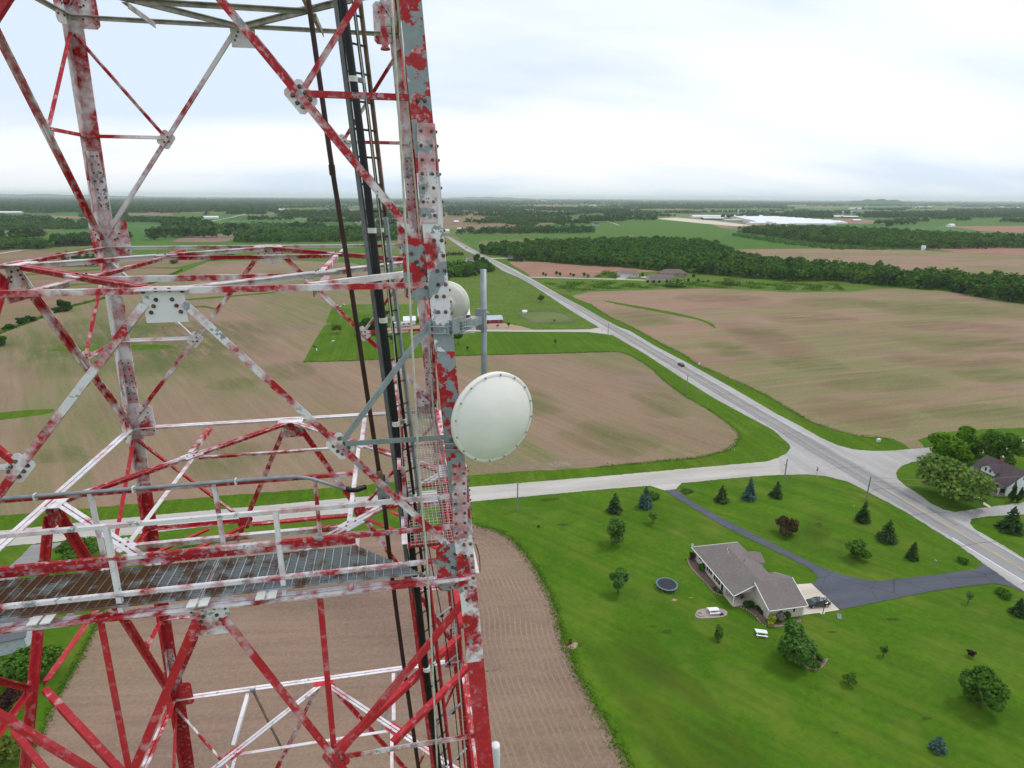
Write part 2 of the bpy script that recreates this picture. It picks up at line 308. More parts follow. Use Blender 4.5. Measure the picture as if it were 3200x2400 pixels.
sheet('road_verge', [(2310, 1368), (2294, 1392), (2261, 1411), (2180, 1430), (1870, 1459), (1459, 1486), (700, 1548), (0, 1613), (-300, 1640), (-300, 1690), (0, 1659), (796, 1583), (1477, 1522), (1870, 1490), (2395, 1443), (2471, 1400), (2414, 1343), (2300, 1280), (2017, 1107), (1914, 1047), (1941, 1101), (2012, 1135), (2066, 1181), (2098, 1208), (2207, 1276), (2288, 1333)], .02, VERGE)
# roads
sheet('gravel_road', [(-300, 1690), (0, 1659), (217, 1637), (485, 1610), (796, 1583), (1098, 1556), (1477, 1522), (1870, 1490), (2168, 1463), (2395, 1443), (2434, 1431), (2500, 1425), (2560, 1482), (2503, 1483), (2402, 1486), (2300, 1494), (2123, 1511), (2033, 1518), (1870, 1531), (1477, 1568), (1098, 1603), (700, 1640), (362, 1677), (0, 1709), (-300, 1742)], .06, GRAV, jag=.22)
HW = [(1395, 741), (1459, 785), (1518, 809), (1570, 846), (1638, 874), (1703, 917), (1784, 971), (1876, 1026), (1914, 1047), (2017, 1107), (2125, 1178), (2234, 1246), (2342, 1305), (2414, 1343), (2442, 1368), (2465, 1388), (2471, 1400), (2459, 1417), (2434, 1429), (2440, 1484), (2503, 1482), (2577, 1488), (2650, 1506), (2707, 1535), (2829, 1600), (2992, 1702), (3069, 1759), (3200, 1850), (3500, 2035), (3500, 1925), (3200, 1746), (3114, 1693), (3049, 1657), (3030, 1634), (3036, 1622), (3093, 1614), (3200, 1608), (3400, 1600), (3400, 1560), (3200, 1571), (3073, 1588), (2984, 1601), (2951, 1594), (2910, 1575), (2870, 1545), (2829, 1519), (2805, 1498), (2800, 1476), (2817, 1457), (2849, 1445), (2902, 1435), (3175, 1403), (3400, 1385), (3400, 1365), (3175, 1376), (2890, 1400), (2788, 1409), (2723, 1410), (2666, 1405), (2617, 1392), (2564, 1368), (2503, 1333), (2422, 1291), (2353, 1250), (2261, 1197), (2153, 1137), (2044, 1080), (1968, 1034), (1936, 1023), (1836, 971), (1741, 917), (1667, 874), (1597, 836), (1526, 803), (1480, 784), (1400, 738)]
sheet('highway', HW, .08, PAVE, jag=.2)
XC = (G(2926, 1625).x + G(2163, 1170).x + G(3200, 1785).x)/3
y0, y1 = G(3200, 1785).y - 80, G(1397, 739).y
cl = [(XC + (G(1397, 739).x-XC)*max(0, (y-400)/(y1-400)), y, 0) for y in np.linspace(y0, y1, 40)]
strip('traffic_lanes', cl, 7.4, .095, LANE, world=True)
LINEW = road_mat('road_paint_white', (.72, .72, .70)); LINEY = road_mat('road_paint_yellow', (.62, .43, .12))
strip('edge_line', [(x-3.75, y, 0) for x, y, _ in cl if y < G(2734, 1550).y], .28, .11, LINEW, world=True)
strip('edge_line', [(x-3.7, y, 0) for x, y, _ in cl if y > 150], .16, .11, LINEW, world=True)
strip('edge_line', [(x+3.7, y, 0) for x, y, _ in cl if y < G(2942, 1606).y-1], .16, .11, LINEW, world=True)
strip('edge_line', [(x+3.7, y, 0) for x, y, _ in cl if y > 140], .16, .11, LINEW, world=True)
for ya in np.arange(y0, 110, 12.): strip('centre_line', [(XC-.15, ya, 0), (XC-.15, ya+(9.5 if ya > 95 else 12), 0)], .13, .11, LINEY, world=True)
strip('centre_line', [(x+.15, y, 0) for x, y, _ in cl], .12, .11, LINEY, world=True)
strip('centre_line', [(x-.2, y, 0) for x, y, _ in cl if y > 170], .12, .11, LINEY, world=True)
TAR = road_mat('crack_sealer', (.09, .09, .10))
for i, y in enumerate(list(np.arange(60, 330, 13.7))):
    a = random.uniform(-1.2, 1.2)
    strip('tar_seam', [(XC-5.2, y+a*.4, 0), (XC-2, y+random.uniform(-.5, .5), 0), (XC+1.5, y+random.uniform(-.6, .6), 0), (XC+5, y-a*.4, 0)], .11, .118, TAR, world=True)
for dx in (-1.2, 2.3): strip('tar_seam', [(XC+dx+.3*math.sin(y*.13)+random.gauss(0, .08), y, 0) for y in np.arange(95, 330, 4.)], .14, .114, TAR, world=True)
sheet('driveway', [(2078, 1533), (2101, 1549), (2168, 1590), (2259, 1644), (2400, 1712), (2463, 1742), (2528, 1775), (2552, 1797), (2556, 1806), (2548, 1816), (2534, 1824), (2622, 1907), (2707, 1889), (2788, 1873), (2910, 1848), (3040, 1830), (3101, 1824), (3160, 1832), (3196, 1850), (3200, 1830), (3090, 1757), (3069, 1759), (3061, 1772), (3045, 1780), (2910, 1799), (2748, 1816), (2707, 1814), (2625, 1795), (2544, 1763), (2422, 1702), (2300, 1641), (2259, 1621), (2146, 1558), (2114, 1529)], .075, DRIVE, jag=.09)
sheet('driveway_apron', [(2030, 1518), (2130, 1510), (2112, 1529), (2078, 1534)], .068, GRAV)
sheet('concrete_pad', [(2490, 1827), (2535, 1824), (2623, 1907), (2579, 1914), (2576, 1920), (2566, 1921), (2560, 1916), (2500, 1924), (2480, 1890)], .085, CONC)
sheet('side_driveway', [(98, 1704), (210, 1694), (165, 1715), (125, 1750), (60, 1800), (0, 1850), (-100, 1900), (-160, 1880), (-40, 1800), (30, 1770), (70, 1735)], .066, road_mat('grey_asphalt', (.24, .235, .235), crack=.5))
sheet('farm_drive', [(1300, 1031), (1420, 1031), (1530, 1031), (1700, 1031), (1800, 1030), (1845, 1029), (1870, 1024), (1880, 1026), (1914, 1048), (1890, 1044), (1840, 1038), (1700, 1037), (1530, 1036), (1300, 1037)], .07, GRAV)
sheet('farm_yard', [(1330, 1015), (1440, 1011), (1580, 1012), (1630, 1020), (1665, 1030), (1560, 1031), (1420, 1030), (1300, 1030), (1200, 1034), (1205, 1025)], .066, DIRT, jag=.5)
sheet('gravel_lane', [(1640, 865), (1700, 864.5), (1800, 868), (1920, 871.5), (2040, 875), (2040, 877.5), (1920, 874), (1800, 870.5), (1660, 867.5)], .07, GRAV)
sheet('gravel_court', [(1930, 868), (1945, 866), (1965, 868), (1950, 872), (1970, 874), (1925, 873)], .075, GRAV)
sheet('gravel_lane', [(1525, 806), (1560, 806), (1600, 804), (1620, 805), (1600, 808), (1560, 808.5), (1530, 809)], .075, GRAV)
sheet('gravel_court', [(2000, 866), (2020, 862.5), (2034, 864), (2018, 866), (2034, 869), (2005, 868)], .076, GRAV)
sheet('garden_path', [(3050, 1556), (3060, 1554), (3078, 1572), (3104, 1588), (3094, 1589), (3068, 1574)], .07, CONC)
strip('country_road', [(640, 697), (667, 690), (726, 679), (771, 668), (816, 660), (835, 657)], 9, .3, GRAV)
strip('country_road', [(1935, 705), (1915, 697), (1890, 690)], 5, .25, GRAV)
strip('country_road', [(215, 746), (250, 740), (290, 735)], 7, .2, GRAV); strip('country_road', [(-60, 800), (0, 792), (70, 782)], 7, .2, GRAV)
sheet('silage_yard', [(2045, 683), (2110, 680), (2230, 690), (2355, 705), (2310, 708), (2200, 699)], .2, CONC)
sheet('grass_waterway', [(1880, 938), (1940, 947), (2000, 957), (2100, 975), (2180, 994), (2228, 1012), (2236, 1026), (2222, 1018), (2180, 1000), (2090, 982), (1990, 963), (1930, 952)], .05, VERGE, smooth=2, jag=1.0)
sheet('grass_waterway', [(130, 1094), (300, 1083), (480, 1077), (545, 1085), (480, 1092), (300, 1096)], .06, VERGE, smooth=3)
sheet('grass_waterway', [(560, 936), (680, 926), (860, 912), (860, 916), (680, 932), (560, 942)], .06, VERGE); sheet('grass_waterway', [(575, 958), (640, 955), (675, 963), (670, 968), (640, 961), (575, 963)], .06, VERGE)
sheet('grass_waterway', [(-50, 1296), (60, 1284), (165, 1279), (150, 1292), (60, 1306), (-50, 1316)], .06, VERGE, smooth=3)
sheet('grass_waterway', [(90, 904), (200, 890), (310, 882), (310, 887), (200, 896), (95, 909)], .06, VERGE)
for pts in ([(1790, 925), (1842, 911)], ): pass
WEED = grass_mat('rank_weeds', (.030, .085, .010), (.050, .125, .012), (.075, .13, .02), fine=.7)

ROUGH = grass_mat('rough_grass', (.046, .088, .011), (.072, .105, .014), (.120, .098, .036), rot=R_(50), stripe=.35)
sheet('worn_patch', [(1690, 1560), (1740, 1555), (1745, 1562), (1700, 1568)], .012, ROUGH, smooth=3)

TRK = field_mat('track_soil', (.270, .192, .140), (.212, .150, .110), (.2, .16, .1), .02, R_(40), fine=2.2)
_e = smooth_pts([G(*p) for p in F1[4:21]], 6, False)
for k, dd in enumerate([1.3+.95*q for q in range(19)]):
    P = []
    for i in range(1, len(_e)-1):
        t = _e[i+1]-_e[i-1]; t.z = 0; t.normalize(); n_ = Vector((t.y, -t.x, 0)); q = _e[i]+n_*(dd+.05*math.sin(i*.5+k)); P.append((q.x, q.y, 0))
    strip('wheel_track', P[5*(k*7 % 5):len(P)-6*(k*3 % 4)], .26, .036, TRK, world=True)

for k, (x, y, w, h) in enumerate([(2106, 1875, 22, 7), (2160, 1868, 16, 5), (2085, 1975, 40, 14), (2040, 1958, 30, 10), (2245, 2008, 14, 6), (1815, 2015, 22, 12), (2600, 1975, 30, 8), (2790, 1935, 40, 10), (2610, 2290, 24, 12), (2560, 1640, 26, 16), (1760, 1640, 34, 8), (2895, 2245, 40, 14)]):
    sheet('worn_patch', [(x+w*.5*math.cos(a)*random.uniform(.6, 1.2), y+h*.5*math.sin(a)*random.uniform(.6, 1.2)) for a in np.linspace(0, 5.8, 12)], .014, [ROUGH, DIRT][k < 2], jag=.25)

def soft_mat(name, col, amount, sc=.12, rot=0.):
    """ground tint that frays out: its edge value comes from the mesh, broken by noise"""
    m, N, L, b = nodes(name); at_ = N.new('ShaderNodeAttribute'); at_.attribute_name = 'edge'
    n = ramp(N, L, noise(N, L, sc, 6, .7, stretch=(.18, 1, 1), rot=rot), [(.36, .0), (.64, 1.)]); f = nd(N, 'ShaderNodeMath', operation='MULTIPLY'); L.new(at_.outputs['Fac'], f.inputs[0]); L.new(n, f.inputs[1])
    f2 = nd(N, 'ShaderNodeMath', operation='MULTIPLY'); L.new(f.outputs[0], f2.inputs[0]); f2.inputs[1].default_value = amount
    c = mixc(N, L, ramp(N, L, noise(N, L, 1.2, 5, .8), [(.3, 0.), (.7, 1.)]), [x*.75 for x in col], [min(1, x*1.25) for x in col])
    L.new(c, b.inputs['Base Color']); b.inputs['Roughness'].default_value = .95; b.inputs['Specular IOR Level'].default_value = .05; L.new(f2.outputs[0], b.inputs['Alpha']); return m
def soft_strip(name, pts, width, z, mat):
    P = smooth_pts([G(*p) for p in pts], 6, False); m = len(P); K = 7; vs = []; al = []
    for i, p in enumerate(P):
        t = P[min(i+1, m-1)]-P[max(i-1, 0)]; t.z = 0; t.normalize(); sd = Vector((-t.y, t.x, 0)); e_ = math.sin(math.pi*min(1, max(0, i/(m-1))))**.5
        for k in range(K): u = k/(K-1)*2-1; q = p+sd*u*width*.5*(.45+.55*e_); vs.append((q.x, q.y, z)); al.append((math.cos(u*math.pi/2)**.8)*e_ if abs(u) < 1 else 0.)
    me = bpy.data.meshes.new(name); me.from_pydata(vs, [], [(i*K+k, i*K+k+1, (i+1)*K+k+1, (i+1)*K+k) for i in range(m-1) for k in range(K-1)]); a_ = me.attributes.new('edge', 'FLOAT', 'POINT'); a_.data.foreach_set('value', al); me.materials.append(mat)
    return tag(link(bpy.data.objects.new(name, me)), kind='structure')
SG = soft_mat('crop_green_tint', (.150, .190, .058), .5, .16, R_(-5)); SP = soft_mat('pink_soil_tint', (.290, .170, .125), .6, .12, R_(-5)); SPALE = soft_mat('washed_soil_tint', (.36, .265, .205), .8, .15, R_(62)); SBR = soft_mat('dry_grass_tint', (.080, .084, .018), .42, .25, R_(50)); SLT = soft_mat('light_grass_tint', (.105, .175, .014), .7, .25, R_(50)); SG2 = soft_mat('crop_green_tint_steep', (.130, .170, .050), .5, .16, R_(62))
for k, (pts, w) in enumerate([([(2310, 1045), (2360, 1040), (2430, 1036)], 16), ([(2400, 1002), (2520, 994), (2660, 990)], 26), ([(2700, 962), (2950, 965), (3250, 985)], 40), ([(2420, 1142), (2530, 1136), (2640, 1138)], 20), ([(2850, 1085), (3050, 1076), (3260, 1080)], 30), ([(1930, 965), (2000, 985), (2080, 1020)], 24), ([(2560, 1205), (2750, 1192), (2950, 1196)], 18), ([(2480, 950), (2600, 944), (2750, 940)], 30), ([(3000, 1180), (3150, 1172), (3300, 1180)], 18), ([(2200, 1060), (2280, 1090), (2340, 1130)], 16), ([(2900, 1300), (3050, 1285), (3250, 1290)], 12)]): soft_strip('crop_streak', pts, w*1.7, .040+.0005*k, SG)
for k, (pts, w) in enumerate([([(2300, 1000), (2400, 1060), (2500, 1120)], 40), ([(2500, 1250), (2680, 1290), (2850, 1320)], 34), ([(2750, 1120), (2950, 1130), (3200, 1125)], 26), ([(2100, 930), (2250, 935), (2400, 930)], 50), ([(2800, 1020), (3000, 1020), (3200, 1030)], 40)]): soft_strip('soil_streak', pts, w, .050+.0005*k, SP)
for k, (pts, w) in enumerate([([(1780, 1330), (1900, 1370), (2030, 1420)], 20), ([(2010, 1225), (2050, 1260), (2110, 1310)], 14), ([(1500, 1190), (1620, 1240), (1720, 1300)], 16), ([(300, 1180), (420, 1080), (520, 1000)], 60), ([(150, 1130), (300, 1040), (420, 980)], 60), ([(560, 1180), (660, 1080), (740, 1000)], 40), ([(820, 1180), (900, 1160), (990, 1150)], 22), ([(600, 1500), (700, 1440), (780, 1380)], 18), ([(150, 1450), (200, 1420), (260, 1400)], 14), ([(1000, 900), (1120, 880), (1280, 880)], 60), ([(690, 1220), (730, 1200), (760, 1180)], 14)]): soft_strip('crop_streak', pts, w*1.7, .040+.0005*k, SG2)
soft_strip('washed_soil', [(1935, 1205), (1990, 1185), (2060, 1178)], 26, .056, SPALE); soft_strip('washed_soil', [(920, 1030), (980, 1018), (1040, 1008)], 14, .056, SPALE); soft_strip('washed_soil', [(1480, 1470), (1700, 1455), (1900, 1440)], 7, .056, SPALE)
soft_strip('dry_grass_band', [(1930, 1940), (2030, 2060), (2130, 2180), (2240, 2310), (2330, 2420), (2480, 2640)], 11, .016, SBR); soft_strip('dry_grass_band', [(1810, 1980), (1900, 2110), (2010, 2260), (2120, 2420), (2230, 2600)], 5, .017, SBR); soft_strip('light_grass_band', [(1880, 2000), (1990, 2150), (2090, 2290), (2190, 2440), (2300, 2620)], 6, .018, SLT); soft_strip('light_grass_band', [(1990, 1960), (2100, 2080), (2230, 2230), (2360, 2400), (2480, 2580)], 4, .018, SLT)
soft_strip('dry_grass_band', [(2560, 1600), (2555, 1650), (2545, 1700)], 7, .016, SBR); soft_strip('light_grass_band', [(2640, 1530), (2760, 1600), (2900, 1690), (3020, 1760)], 3, .016, SLT)
# ------------------------------------------------------------------ vegetation
def np_quads(name, V, mat, parent=None):
    n = len(V)//4; me = bpy.data.meshes.new(name); me.vertices.add(n*4); me.vertices.foreach_set('co', np.asarray(V, dtype=np.float32).ravel())
    me.loops.add(n*4); me.loops.foreach_set('vertex_index', np.arange(n*4, dtype=np.int32))
    me.polygons.add(n); me.polygons.foreach_set('loop_start', np.arange(0, n*4, 4, dtype=np.int32)); me.polygons.foreach_set('loop_total', np.full(n, 4, dtype=np.int32))
    me.update(calc_edges=True); me.materials.append(mat); return link(bpy.data.objects.new(name, me), parent)
def leaf_quads(C, out, size, flat=.55):
    """C centres, out outward directions -> bent-normal leaf clumps"""
    n = len(C); nr = out*flat + RNG.normal(size=(n, 3))*.55 + np.array([0, 0, .45]); nr /= np.linalg.norm(nr, axis=1)[:, None]
    a = np.cross(nr, RNG.normal(size=(n, 3))); a /= np.linalg.norm(a, axis=1)[:, None]; b = np.cross(nr, a)
    s = (np.asarray(size)*RNG.uniform(.6, 1.35, n))[:, None]; t = s*RNG.uniform(.55, .95, n)[:, None]
    V = np.stack([C-a*s*.9-b*t*.5, C+a*s*.2-b*t, C+a*s+b*t*.4, C-a*s*.3+b*t], 1); return V.reshape(-1, 3)
def crown_pts(rx, rz, n, lobes=9, hollow=.35, taper=0, seed=0):
    """points through a lobed crown (centre 0): several lobes, most leaves near their skins"""
    r = np.random.default_rng(seed); L_ = []
    for i in range(lobes):
        d = r.normal(size=3); d /= np.linalg.norm(d); k = r.uniform(.40, .70)
        c = d*np.array([rx*k, rx*k, rz*k]); c[2] += (-.1 if d[2] < -.3 else .05)*rz
        L_.append((c, r.uniform(.30, .50)))
    L_.append((np.zeros(3), .58)); m = n//len(L_)+1; P = []; O = []
    for c, k in L_:
        d = r.normal(size=(m, 3)); d /= np.linalg.norm(d, axis=1)[:, None]
        q = k*(hollow + (1-hollow)*r.uniform(0, 1, m)**.45)
        p = c + d*q[:, None]*np.array([rx, rx, rz]); P.append(p); O.append(d)
    P = np.concatenate(P); O = np.concatenate(O)
    if taper:
        f = 1 - taper*np.clip((P[:, 2]/rz+.2), 0, 1); P[:, :2] *= f[:, None]
    return P, O
GREEN = leaf_mat('leaf_green', (.042, .108, .013), (.090, .190, .025), (.125, .235, .040))
MAPLE = leaf_mat('leaf_maple', (.036, .105, .014), (.080, .185, .028), (.140, .270, .070))
LIGHT = leaf_mat('leaf_light', (.055, .130, .022), (.110, .205, .040), (.140, .240, .060))
BRIGHT = leaf_mat('leaf_bright', (.060, .150, .012), (.120, .240, .020), (.150, .280, .024))
DARK = leaf_mat('leaf_dark', (.018, .060, .012), (.042, .108, .018), (.060, .135, .024))
GREYG = leaf_mat('leaf_greyish', (.095, .165, .030), (.180, .265, .065), (.150, .275, .045))
PURP = leaf_mat('leaf_purple', (.030, .014, .014), (.075, .038, .030), (.095, .060, .030))
BROWN = leaf_mat('leaf_bronze', (.045, .030, .016), (.110, .070, .035), (.080, .085, .030))
YELL = leaf_mat('leaf_yellow', (.20, .24, .02), (.36, .38, .05), (.42, .40, .08)); FLOW = leaf_mat('leaf_blossom', (.20, .17, .15), (.36, .32, .30), (.12, .16, .06))
OLIVE = leaf_mat('leaf_olive', (.060, .085, .015), (.110, .140, .025))
SPRU = leaf_mat('needle_green', (.022, .048, .014), (.048, .092, .026), (.060, .108, .032), .1); SPRB = leaf_mat('needle_blue', (.034, .075, .050), (.075, .140, .100), (.09, .16, .12), .1)
FORA = leaf_mat('forest_leaf', (.030, .084, .013), (.062, .145, .021), (.100, .205, .032)); FORB = leaf_mat('forest_leaf_far', (.032, .085, .024), (.060, .135, .034), (.082, .165, .042))
FORD = leaf_mat('forest_dark', (.022, .060, .016), (.042, .098, .024), (.058, .125, .030))
BARK = M('bark', (.12, .095, .075), .95, .3, 3); BARKG = M('pale_bark', (.20, .18, .16), .95, .3, 3)
def trunk_mesh(mb, h, r, crown_c, rx, rz, limbs=6, seed=0):
    q = random.Random(seed); mb.tube([(0, 0, -.1), (r*.2, 0, h*.3), (r*.4, r*.3, h*.62), (0, 0, h*.82)], [r*1.35, r, r*.72, r*.25], 7)
    for i in range(limbs):
        a = i*2.4+q.random(); z0 = max(.12*h, crown_c-rz*.9)+q.random()*rz*.8; l = rx*q.uniform(.55, .85)
        mb.tube([(0, 0, z0), (math.cos(a)*l*.5, math.sin(a)*l*.5, z0+rz*.22), (math.cos(a)*l, math.sin(a)*l, z0+rz*.5)], [r*.5, r*.32, r*.1], 5)
NT = [0]
def tree(name, base, top, w, mat, label, cat='tree', lift=.12, n=0, leaf=.3, taper=0, bark=None, group=None, world=None, hh=None, sparse=1.0, lobes=9):
    NT[0] += 1; p = world if world else G(*base); s = mpp(p); rx = w*s/2*1.08 if w > 0 else -w
    h = hh if hh else max(.6, topz(*base, top)-rx*.28)
    e = thing(name, p, label, cat, rz=NT[0]*1.3, group=group)
    rz = h*(1-lift)/2; cz = h*lift+rz; leaf = max(leaf*.8, rx*.055)
    if not n: n = int(min(5200, max(200, 5.2*(rx*rx*2+4*rx*rz)/leaf**2*.55)))
    P, O = crown_pts(rx*.98, rz*.98, int(n*sparse), lobes, seed=NT[0], taper=taper)
    np_quads('crown', leaf_quads(P+np.array([0, 0, cz]), O, leaf), mat, e)
    mb = MB(); trunk_mesh(mb, h, max(.035, h*.018+.03), cz, rx, rz, 7 if h > 4 else 4, NT[0]); mb.ob('trunk', bark or BARK, e, True); return e
def conifer(base, top, w, mat, label, name='spruce_tree', cat='spruce', group=None, squat=0):
    NT[0] += 1; r = np.random.default_rng(NT[0]); p = G(*base); s = mpp(p); R0 = w*s/2*1.25; h = max(1., topz(*base, top)-R0*.1)
    e = thing(name, p, label, cat, rz=NT[0]*.7, group=group); V = []
    tiers = int(max(10, h*2.6))
    for i in range(tiers):
        f = i/(tiers-1); z = h*(.05+.93*f); rr = R0*(1-f)**(.68 if not squat else .55)*r.uniform(.86, 1.1)+.05
        for k in range(int(7+16*(1-f))):
            a = r.uniform(0, 6.283); l = rr*r.uniform(.75, 1.12); d = np.array([math.cos(a), math.sin(a), 0]); t = np.array([-d[1], d[0], 0]); wd_ = .16+.13*l; dr = .10+.22*l
            up = np.array([0, 0, 1.]); b0 = np.array([0, 0, z])+d*l*.12; m1 = np.array([0, 0, z-dr*.35])+d*l*.6; m2 = np.array([0, 0, z-dr*.75])+d*l
            V += [b0-t*wd_*.5, m1-t*wd_, m1+t*wd_, b0+t*wd_*.5, m1-t*wd_, m2-t*wd_*.25, m2+t*wd_*.25+up*.03, m1+t*wd_]
            for _ in range(2):
                c = b0+(m2-b0)*r.uniform(.35, 1)+r.normal(size=3)*.06; q = r.normal(size=3)*.16; q2 = np.cross(q, r.normal(size=3)); q2 = q2/np.linalg.norm(q2)*.12; V += [c-q, c-q2, c+q-up*.05, c+q2]
    np_quads('crown', np.array(V), mat, e); MB().tube([(0, 0, -.1), (0, 0, h*.5), (0, 0, h*.98)], [.05+h*.018, .03+h*.01, .01], 6).ob('trunk', BARK, e); return e
def shrub(base, w, hh, mat, label, name='shrub', leaf=.16, cat='shrub', group=None):
    p = G(*base); rx = w*mpp(p)/2; NT[0] += 1; e = thing(name, p, label, cat, rz=NT[0], group=group)
    n = int(min(700, max(120, 16*(rx*rx*2+2*rx*hh)/leaf**2*.3))); P, O = crown_pts(rx, hh/2, n, 6, seed=NT[0]); np_quads('foliage', leaf_quads(P+np.array([0, 0, hh*.5]), O, leaf), mat, e)
    mb = MB()
    for k in range(5): a = k*1.26; mb.tube([(0, 0, -.05), (math.cos(a)*rx*.3, math.sin(a)*rx*.3, hh*.35), (math.cos(a)*rx*.5, math.sin(a)*rx*.5, hh*.75)], [.03, .02, .01], 4)
    mb.ob('stems', BARK, e); return e
# -- yard conifers
for b, t, w, m, l in [((1920, 1599), 1538, 47, SPRU, 'dark spruce beside paler blue spruce south of the gravel road'), ((2016, 1585), 1517, 42, SPRB, 'blue spruce beside reed clump at mouth of black driveway'),
    ((2254, 1566), 1515, 40, SPRU, 'small dark spruce just right of driveway mouth'), ((2340, 1560), 1488, 40, SPRB, 'tall blue spruce between two dark spruces right of driveway'),
    ((2426, 1553), 1502, 38, SPRU, 'dark spruce at foot of utility pole by the junction'), ((2695, 1629), 1561, 40, SPRU, 'spruce below utility pole beside the highway edge'),
    ((2770, 1689), 1618, 55, SPRU, 'wide full spruce on lawn near highway'), ((2849, 1746), 1689, 36, SPRU, 'thin pointed spruce nearest the mailbox on lawn'),
    ((3154, 1657), 1573, 60, SPRU, 'open branched spruce beside white farmhouse drive'), ((3180, 1919), 1864, 46, SPRU, 'dark round spruce at right edge below driveway mouth')]:
    conifer(b, t, w, m, l, group='yard spruces')
conifer((2929, 2344), 2297, 44, SPRB, 'squat blue spruce alone on lawn at bottom right', squat=1, group='yard spruces')
for b, t, w, l in [((3160, 1568), 1495, 25, 'taller columnar arborvitae against white farmhouse wall'), ((3181, 1571), 1511, 22, 'shorter columnar arborvitae against white farmhouse wall')]:
    tree('arborvitae', b, t, w, DARK, l, 'conifer', lift=.02, leaf=.18, taper=.75)
# -- yard trees
T_ = [('maple_tree', (1915, 1700), 1606, 75, LIGHT, 'airy pale green tree above smaller one left of ranch house', .14, .7),
 ('maple_tree', (1931, 1852), 1767, 62, MAPLE, 'leafy young maple left of the trampoline', .12, .9), ('willow_tree', (2041, 1636), 1593, 34, GREYG, 'small pale drooping tree below the reed clump', .3, .6),
 ('plum_tree', (2457, 1669), 1608, 75, BROWN, 'bronze leaved round tree inside driveway loop', .1, 1), ('apple_tree', (2674, 1746), 1679, 78, GREEN, 'low round green tree inside driveway loop', .08, .9),
 ('old_tree', (2972, 1561), 1382, 212, GREYG, 'big grey green shade tree in front of white farmhouse', .1, .62), ('shade_tree', (2960, 1440), 1322, 150, BRIGHT, 'bright green tree behind the big grey green one', .08, 1),
 ('shade_tree', (3025, 1420), 1306, 120, BRIGHT, 'taller bright green tree at back of farmhouse grove', .1, 1), ('shade_tree', (3118, 1458), 1312, 118, GREEN, 'dark green tree right of farmhouse grove by the side road', .04, 1.1),
 ('maple_tree', (2485, 2066), 1928, 122, MAPLE, 'big dense maple in front of ranch house garage', .03, 1.1), ('young_tree', (2244, 1997), 1948, 32, GREEN, 'narrow young tree between the two white picnic tables', .12, 1),
 ('sapling', (2760, 2050), 2008, 28, LIGHT, 'thin pale sapling on lawn right of big maple', .25, .55), ('young_tree', (2651, 2138), 2095, 42, GREEN, 'small leaning round tree below big maple on lawn', .28, 1),
 ('maple_tree', (3062, 2210), 2063, 135, GREEN, 'large ragged dark green tree at lower right of lawn', .03, 1.05), ('plum_tree', (3031, 2050), 2024, 24, PURP, 'tiny dark purple tree above large ragged tree', .2, 1.2),
 ('sapling', (3024, 1886), 1841, 28, LIGHT, 'sapling with bare stem just below driveway', .45, .6), ('lawn_tree', (252, 1752), 1664, 125, GREEN, 'dark bushy tree beside asphalt drive seen through the tower', .03, 1.1),
 ('lawn_tree', (90, 2118), 1975, 190, GREEN, 'big green tree beside grey roofed garage seen through tower', .03, 1.1), ('plum_tree', (30, 2218), 2135, 80, PURP, 'dark purple tree at left edge of stubble field', .04, 1.2),
 ('farm_tree', (1165, 1043), 972, 92, DARK, 'large dark tree beside the parked trailers at farm', .03, 1.2), ('farm_tree', (1053, 1043), 1006, 40, OLIVE, 'half bare tree in fenced paddock left of farm', .25, .35),
 ('farm_tree', (1226, 1074), 1041, 22, GREEN, 'small dark tree on lawn left of beige garden shed', .35, 1.1), ('farm_tree', (1432, 1077), 1030, 32, GREEN, 'slim tree on farm lawn just below farm drive', .4, .9),
 ('farm_tree', (1461, 1096), 1080, 9, DARK, 'tiny tree on mown farm lawn near field edge', .4, 1.2), ('roadside_tree', (1689, 943), 915, 24, GREEN, 'single round tree on pasture slope beside highway', .2, 1),
 ('sapling', (1735, 1082), 1058, 14, LIGHT, 'sapling in a fenced square of farm lawn', .4, .5), ('young_tree', (1732, 1007), 996, 11, GREEN, 'small tree inside the pale fenced paddock', .3, 1), ('young_tree', (1555, 1023), 1012, 9, GREEN, 'smaller of two trees before long red shed', .3, 1),
 ('young_tree', (1589, 1024), 1006, 11, DARK, 'taller of two trees before long red shed', .4, 1.1),
 ('hedge_tree', (205, 972), 924, 42, DARK, 'taller of paired dark trees on grassy field edge', .03, 1.2), ('hedge_tree', (175, 976), 950, 32, DARK, 'shorter of paired dark trees on grassy field edge', .03, 1.2),
 ('hedge_tree', (96, 1004), 979, 32, DARK, 'right one of two bushy field edge trees', .03, 1.2), ('hedge_tree', (70, 1012), 985, 34, DARK, 'left one of two bushy field edge trees', .03, 1.2),
 ('hedge_tree', (27, 1028), 1007, 36, DARK, 'low bushy tree at left end of field edge row', .03, 1.2), ('hedge_tree', (2, 1082), 1036, 46, GREEN, 'bright bushy tree cut by left picture edge', .02, 1.2),
 ('field_tree', (543, 824), 805, 26, OLIVE, 'lone olive tree on bank between brown fields', .05, 1.2), ('field_tree', (453, 824), 815, 28, DARK, 'lone dark tree on field bank left of olive tree', .03, 1.2)]
for nme, b, t, w, m, l, lf, sp_ in T_: tree(nme, b, t, w, m, l, lift=lf, sparse=sp_, leaf=.30 if w > 60 else .2)
